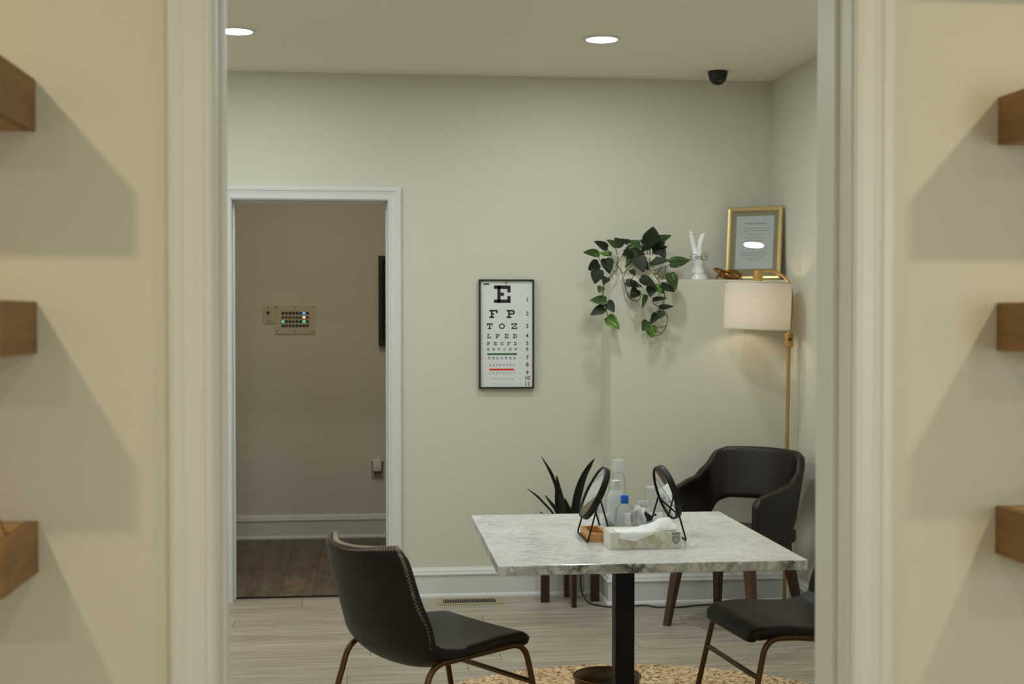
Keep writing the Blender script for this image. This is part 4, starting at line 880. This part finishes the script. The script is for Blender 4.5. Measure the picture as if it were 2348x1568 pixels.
# ================================================================== BRONZE KNOT
t = thing('knot_ornament', 'looped bronze knot ornament lying between rabbit and gold frame', 'ornament', (1.872, 6.86, 1.669))
KM = plain('knot_bronze', lin(146,92,36), 0.3, 0.75, var=0.2, vscale=25)
def oval(c, ax, ay, tilt_y, tilt_x, rz, n=40):
    M = Matrix.Translation(c) @ Matrix.Rotation(R_(rz),4,'Z') @ Matrix.Rotation(R_(tilt_y),4,'Y') @ Matrix.Rotation(R_(tilt_x),4,'X')
    return [M @ Vector((ax*math.cos(2*PI*k/n), ay*math.sin(2*PI*k/n), 0)) for k in range(n+1)]
part(MB().tube(oval((1.858,6.850,1.7000),0.066,0.026,21,28,0), 0.0056, 10, cap=False), 'loop', KM, t, smooth='all')
part(MB().tube(oval((1.890,6.862,1.6935),0.050,0.030,-4,50,5), 0.0056, 10, cap=False), 'loop', KM, t, smooth='all')
part(MB().tube(oval((1.888,6.885,1.6950),0.054,0.024,8,-45,-14), 0.0056, 10, cap=False), 'loop', KM, t, smooth='all')
part(MB().tube(catmull([(1.806,6.862,1.675),(1.82,6.864,1.690),(1.845,6.868,1.697),(1.87,6.868,1.690),(1.91,6.860,1.676),(1.945,6.850,1.675)]), 0.0056, 10), 'loop_end', KM, t, smooth='all')

# ================================================================== GOLD PICTURE FRAME
FBL = Vector((1.890, 6.978, 1.6695)); W, HH = 0.300, 0.386
ua = math.atan2(-0.573, 0.819)
FM = Matrix.Translation(FBL) @ Matrix.Rotation(ua,4,'Z') @ Matrix.Rotation(R_(-6.6),4,'X')    # local: x right, y away, z up; leaning back
t = thing('picture_frame', 'gold frame with a printed mission statement leaning in the corner', 'picture frame', tuple(FBL))
fr = MB(); bw = 0.024
prof = [(0.0,0.0),(0.0,-0.014),(0.006,-0.019),(0.016,-0.016),(0.024,-0.010),(0.024,0.0)]
P = []
for (a, d) in prof: P.append([(a,d,a),(W-a,d,a),(W-a,d,HH-a),(a,d,HH-a),(a,d,a)])
fr.grid(P); part(fr.xf(FM), 'frame_moulding', GOLD, t)
part(MB().box(0.002,W-0.002,-0.0012,0.006,0.002,HH-0.002).xf(FM), 'backing', plain('kraft_back', lin(120,100,76), 0.8), t)
part(MB().box(0.022,W-0.022,-0.0042,-0.0014,0.022,HH-0.022).xf(FM), 'mat_board', plain('mat_greige', lin(172,160,130), 0.7), t)
pp = part(MB().box(0.050,W-0.046,-0.0052,-0.0043,0.058,HH-0.048).xf(FM), 'paper', PAPER, t)
tm = text_mb('Mission Statement', 0.0150); tm.xf(FM @ Matrix.Translation((0.152,-0.0056,0.298)) @ Matrix.Rotation(R_(90),4,'X')); part(tm, 'heading', INK, pp)
lines = MB(); rg = random.Random(21)
for zz, x0, x1, st in ((0.272,0.090,0.236,0),(0.259,0.088,0.222,0),(0.241,0.112,0.192,0),(0.222,0.105,0.190,1),(0.206,0.108,0.20,1),(0.196,0.12,0.185,0),(0.176,0.104,0.206,1),(0.165,0.118,0.178,0),(0.143,0.072,0.226,0),(0.131,0.074,0.222,0),(0.119,0.090,0.206,0),(0.107,0.118,0.176,0)):
    x = x0
    if st: lines.box(x-0.010,x-0.007,-0.0055,-0.0051,zz-0.0012,zz+0.0015)
    while x < x1:
        w = rg.uniform(0.004,0.013); lines.box(x,min(x+w,x1),-0.0055,-0.0051,zz-0.0012,zz+0.0012); x += w+0.0028
part(lines.xf(FM), 'text_lines', GREYI, pp)['kind'] = 'stuff'
part(MB().box(0.0225,W-0.0225,-0.0085,-0.0070,0.0225,HH-0.0225).xf(FM), 'glass_pane', GLASS, t)

# ================================================================== THINGS ON THE TABLE
ZT = 0.7502
def vanity_mirror(label, cx, cy, cz, tilt_deg, yaw_deg, hx, feet_up=False):
    t = thing('vanity_mirror', label, 'mirror', (cx, cy, ZT), group='round tilting table mirrors')
    # disc axis along local -x, tilted about y
    M = Matrix.Translation((cx,cy,cz)) @ Matrix.Rotation(R_(yaw_deg),4,'Z') @ Matrix.Rotation(R_(-90+tilt_deg),4,'Y')
    r = 0.0905
    part(MB().lathe([(r-0.004,-0.010),(r,-0.011),(r+0.0015,-0.008),(r+0.0015,0.008),(r,0.011),(r-0.004,0.010),(r-0.004,-0.010)], (0,0,0), 56, M=M, cap=False), 'rim', BLACKM, t, smooth=True)
    part(MB().lathe([(0.001,0.0065),(r-0.0035,0.0065),(r-0.0035,-0.0065),(0.001,-0.0065)], (0,0,0), 56, M=M), 'mirror_glass', MIRROR, t, smooth=True)
    yn, yf = cy-r-0.006, cy+r+0.006
    for yy, s in ((yn,-1),(yf,1)):
        part(MB().lathe([(0.0035,-0.006),(0.0045,0.0),(0.0045,0.008)], (0,0,0), 12).xf(Matrix.Translation((cx,yy,cz)) @ Matrix.Rotation(R_(90*s),4,'X')), 'pivot_knob', BLACKM, t, smooth=True)
    for s in (-1, 1):
        pts = fillet([(cx,yn-0.001,cz),(cx+s*hx,yn-0.008,ZT+0.0034),(cx+s*hx,yf+0.008,ZT+0.0034),(cx,yf+0.001,cz)], 0.008, 4)
        part(MB().tube(pts, 0.0030, 8), 'wire_stand', BLACKM, t, smooth=True)
    return t
vanity_mirror('round black table mirror tilted up, above the bamboo tray', 0.750, 4.392, 0.897, 26, 0.5, 0.040)
vanity_mirror('round black table mirror tilted down, behind the right end of the tissue box', 0.993, 4.392, 0.897, -17, 6.0, 0.040)

t = thing('bamboo_tray', 'small light bamboo tray under the tilted-up table mirror', 'tray', (0.775, 4.40, ZT))
bt = MB(); x0, x1, y0, y1, z0, z1, e = 0.7165, 0.783, 4.302, 4.482, ZT+0.0002, ZT+0.026, 0.012
def wedge(ax0, ax1, ay0, ay1): bt.box(ax0, ax1, ay0, ay1, z0, z1, 0.001)
part(MB().box(x0,x1,y0,y1,z0,z0+0.006), 'tray_floor', BAMBOO, t)
for q in ((x0,x0+e,y0,y1),(x1-e,x1,y0,y1),(x0+e+0.0003,x1-e-0.0003,y0,y0+e),(x0+e+0.0003,x1-e-0.0003,y1-e,y1)):
    part(MB().box(q[0],q[1],q[2],q[3],z0+0.0062,z1,0.0012), 'tray_rail', BAMBOO, t)

# tissue box
bx0, bx1, by0, by1, bz0, bz1 = 0.759, 0.988, 4.158, 4.276, ZT, ZT+0.053
t = thing('tissue_box', 'white patterned tissue box with a tissue pulled up', 'tissue box', ((bx0+bx1)/2,(by0+by1)/2,bz0))
CARD = plain('carton_white', (0.74,0.73,0.66,1), 0.5, var=0.02)
cm = MB(); cm.box(bx0,bx1,by0,by1,bz0+0.0003,bz1,0.0008)
ct = part(cm, 'carton', CARD, t)
for nm, colr, items in (('pale_print', lin(210,207,194), [(0.045,0.5),(0.115,0.5),(0.185,0.4)]),('beige_print', lin(200,194,176), [(0.072,0.15),(0.132,0.8),(0.155,0.2)])):
    mb = MB()
    for (u, v) in items:
        cx_, cz_ = bx0+u, bz0+0.0265+(v-0.5)*0.03; a, b = 0.017, 0.023
        q = [(cx_,max(cz_-b,bz0+0.001)),(cx_+a,cz_),(cx_,min(cz_+b,bz1-0.001)),(cx_-a,cz_)]
        mb.prism(q, by0-(0.0003 if nm == 'pale_print' else 0.0006), by0-(0.00005 if nm == 'pale_print' else 0.0004))
    part(mb, nm, plain(nm, colr, 0.55), ct)
gp = MB()
for (u, v, sd) in ((0.024,0.027,1),(0.140,0.026,-1),(0.184,0.040,-1)):
    X, Z = bx0+u, bz0+v
    gp.prism([(X,Z),(X+0.003*sd,Z),(X+0.011*sd,Z+0.011),(X+0.009*sd,Z+0.013)], by0-0.0009, by0-0.0007)
    if v < 0.03: gp.prism([(X,Z-0.0003),(X+0.009*sd,Z-0.013),(X+0.011*sd,Z-0.011),(X+0.003*sd,Z-0.0003)], by0-0.0009, by0-0.0007)
part(gp, 'gold_print', plain('gold_print', lin(212,190,132), 0.5), ct)
# grey shield mark with its lettering
SX, SZ0, SZ1 = bx1-0.019, bz0+0.020, bz1-0.002
sh_ = [(SX-0.0125,SZ1),(SX-0.0125,SZ0+0.006)]+[(SX-0.0125+0.025*k/10, SZ0+0.006-0.012*math.sin(PI*k/10)) for k in range(1,10)]+[(SX+0.0125,SZ0+0.006),(SX+0.0125,SZ1)]
shp = part(MB().prism(sh_, by0-0.0012, by0-0.0010), 'logo_shield', plain('shield_grey', lin(142,142,132), 0.5), ct)
tm = text_mb('Kleenex', 0.0072); tm.xf(Matrix.Translation((SX,by0-0.0014,SZ1-0.010)) @ Matrix.Rotation(R_(90),4,'X')); part(tm, 'logo_lettering', PAPER, shp)
lm = MB()
for k in range(3): lm.box(SX-0.007+0.001*k,SX+0.007-0.001*k,by0-0.0014,by0-0.0013,SZ0+0.010-0.004*k,SZ0+0.0112-0.004*k)
part(lm, 'small_print', PAPER, shp)['kind'] = 'stuff'
rg = random.Random(2); P = []
for i in range(33):
    f = i/32; x = 0.776+0.196*f
    ridge = bz1+interp([(0,0.004),(0.25,0.006),(0.55,0.018),(0.8,0.038),(0.92,0.040),(1,0.022)], f)
    endz = interp([(0,0.800),(0.12,0.782),(0.30,0.776),(0.55,0.793),(0.8,0.802),(1,0.806)], f)
    endy = by0-interp([(0,-0.012),(0.12,0.006),(0.5,0.007),(0.8,-0.01),(1,-0.02)], f)
    wr = 0.003*math.sin(f*23)+0.0022*math.sin(f*41+1)
    row = []
    for (yy, zz) in ((4.224+wr*0.4,bz1-0.004),(4.222+wr,bz1+(ridge-bz1)*0.6),(4.212+wr,ridge-0.002),(4.200+wr*1.3,ridge),(4.185+wr*1.2,ridge-0.002-0.2*(ridge-bz1)),((by0+4.185)/2+wr,max(bz1+0.003,(ridge+bz1)/2-0.002)),(min(endy,by0+0.004)+wr*0.3,max(endz+0.006,bz1+0.001) if endz < bz1 else bz1+0.002),(endy,endz)):
        row.append((x+0.004*math.sin(zz*300+f*7), yy, zz))
    P.append(row)
tsm = plain('tissue_paper', (0.84,0.86,0.86,1), 0.8, bump=0.3, bscale=90)
o = part(MB().grid(P), 'tissue', tsm, t, smooth='all'); sb = o.modifiers.new('b','SUBSURF'); sb.levels = 1; sb.render_levels = 2

# clear organiser bin and what stands in and behind it
t = thing('acrylic_bin', 'low clear acrylic organiser behind the tissue box', 'organiser', (0.872, 4.44, ZT))
b0, b1, c0, c1 = 0.803, 0.944, 4.335, 4.545
part(MB().box(b0,b1,c0,c1,ZT+0.0002,ZT+0.003), 'bin_floor', PLASTIC, t)
for q in ((b0,b0+0.003,c0,c1),(b1-0.003,b1,c0,c1),(b0+0.003,b1-0.003,c0,c0+0.003),(b0+0.003,b1-0.003,c1-0.003,c1)):
    part(MB().box(q[0],q[1],q[2],q[3],ZT+0.003,ZT+0.052), 'bin_wall', PLASTIC, t)
ZI = ZT+0.0032
def bottle(name, label, x, y, z, prof, bmat, capm, capprof, liquid=None):
    t = thing(name, label, 'bottle', (x,y,z))
    part(MB().lathe(prof, (x,y,z), 28), 'bottle_body', bmat, t, smooth=True)
    part(MB().lathe(capprof, (x,y,z), 24), 'cap', capm, t, smooth=True)
    if liquid:
        part(MB().lathe([(0.001,0.003),(liquid[0],0.003),(liquid[0],liquid[1]),(0.001,liquid[1])], (x,y,z), 24), 'liquid', clear('pale_liquid', (0.90,0.93,0.93), 0.25, 1.2), t, smooth=True)
    return t
bottle('cleaner_bottle', 'clear round bottle with a bright blue cap in the organiser', 0.871, 4.500, ZI,
       [(0.001,0),(0.030,0),(0.032,0.004),(0.032,0.070),(0.028,0.080),(0.014,0.090),(0.012,0.096)], PLASTIC, plain('blue_cap', lin(30,110,214), 0.4), [(0.001,0.094),(0.0135,0.094),(0.014,0.097),(0.014,0.118),(0.0125,0.121),(0.001,0.1215)])
bottle('squeeze_bottle', 'frosted round squeeze bottle with a white cap behind the organiser', 0.861, 4.605, ZT,
       [(0.001,0),(0.028,0),(0.0305,0.004),(0.0305,0.100),(0.029,0.112),(0.020,0.124),(0.016,0.128),(0.016,0.146)], FROST, WHITEP, [(0.001,0.146),(0.0135,0.146),(0.0145,0.148),(0.0135,0.162),(0.001,0.163)])
bottle('clear_bottle', 'tall slim clear bottle standing at the back of the table items', 0.897, 4.745, ZT,
       [(0.001,0),(0.021,0),(0.023,0.004),(0.023,0.150),(0.021,0.165),(0.019,0.172)], PLASTIC, FROST, [(0.001,0.172),(0.020,0.172),(0.021,0.175),(0.0205,0.215),(0.018,0.218),(0.001,0.2185)])
bottle('small_bottle', 'small clear bottle with a white cap beside the tilted-up mirror', 0.834, 4.680, ZT,
       [(0.001,0),(0.019,0),(0.021,0.004),(0.021,0.085),(0.012,0.1),(0.010,0.108)], PLASTIC, WHITEP, [(0.001,0.106),(0.0125,0.106),(0.0125,0.130),(0.001,0.131)])
def crumple(cx, cy, z0, rx, ry, h, seed, lobes):
    rg = random.Random(seed); bm = bmesh.new(); bmesh.ops.create_icosphere(bm, subdivisions=4, radius=1)
    dirs = [(Vector((rg.uniform(-1,1),rg.uniform(-1,1),rg.uniform(-1,1))).normalized(), rg.uniform(0.5,1.0)) for _ in range(lobes)]
    for v in bm.verts:
        d = v.co.normalized(); k = 1.0
        for q, a in dirs: k += 0.16*a*math.cos(9*d.dot(q)+a*5)/2
        p = d*k; v.co = Vector((cx+p.x*rx, cy+p.y*ry, z0+max(0.0, (p.z+0.75))*h/1.75))
    mb = MB(); mb.from_bm(bm); bm.free(); return mb
tag(crumple(0.903, 4.396, ZI, 0.028, 0.034, 0.094, 4, 9).build('cleaning_cloth', plain('lilac_cloth', lin(214,212,220), 0.9, bump=0.5, bscale=150), None, smooth='all'),
    'crumpled pale lilac cleaning cloth in the organiser', 'cloth')
t = thing('binder_clip', 'black clip lying on top of the lilac cloth', 'clip', (0.935, 4.372, 0.795))
part(MB().add([(0.910,4.366,0.802),(0.914,4.372,0.838),(0.938,4.374,0.822),(0.934,4.370,0.806),(0.910,4.378,0.800),(0.914,4.384,0.836),(0.938,4.386,0.820),(0.934,4.382,0.804)],[(0,1,2,3),(7,6,5,4),(0,4,5,1),(1,5,6,2),(2,6,7,3),(3,7,4,0)]), 'clip_body', plain('clip_black', lin(30,22,20), 0.45), t, bevel=0.001)
part(MB().tube(catmull([(0.934,4.378,0.815),(0.944,4.378,0.822),(0.951,4.378,0.826),(0.953,4.378,0.821)]), 0.003, 8), 'clip_handle', plain('clip_navy', lin(28,34,48), 0.4), t, smooth='all')
for k in range(3):
    x = 0.9535+k*0.013
    tt_ = thing('white_tube', 'slim white tube leaning behind the black clip, %s' % ('leftmost of three','middle of three','rightmost of three')[k], 'tube', (x, 4.585, ZT), group='slim white tubes')
    part(MB().lathe([(0.001,0.001),(0.0058,0.001),(0.0062,0.004),(0.0062,0.074),(0.004,0.078)], (0,0,0), 14).xf(Matrix.Translation((x,4.585,ZT)) @ Matrix.Rotation(R_(-10),4,'Y')), 'tube_body', WHITEP, tt_, smooth=True)
    part(MB().lathe([(0.0065,0.074),(0.0068,0.076),(0.0068,0.092),(0.004,0.094)], (0,0,0), 14).xf(Matrix.Translation((x,4.585,ZT)) @ Matrix.Rotation(R_(-10),4,'Y')), 'cap', FROST, tt_, smooth=True)
t = thing('clear_box', 'tall clear plastic box standing behind the tilted-down mirror', 'box', (1.022, 4.70, ZT))
part(MB().box(0.992,1.056,4.67,4.73,ZT+0.0002,ZT+0.118,0.004), 'box_body', clear('milky_plastic', (0.95,0.96,0.96), 0.22, 1.25, 0.1), t, smooth=True)
part(MB().box(0.991,1.057,4.669,4.731,ZT+0.1185,ZT+0.126,0.002), 'lid', FROST, t, smooth=True)
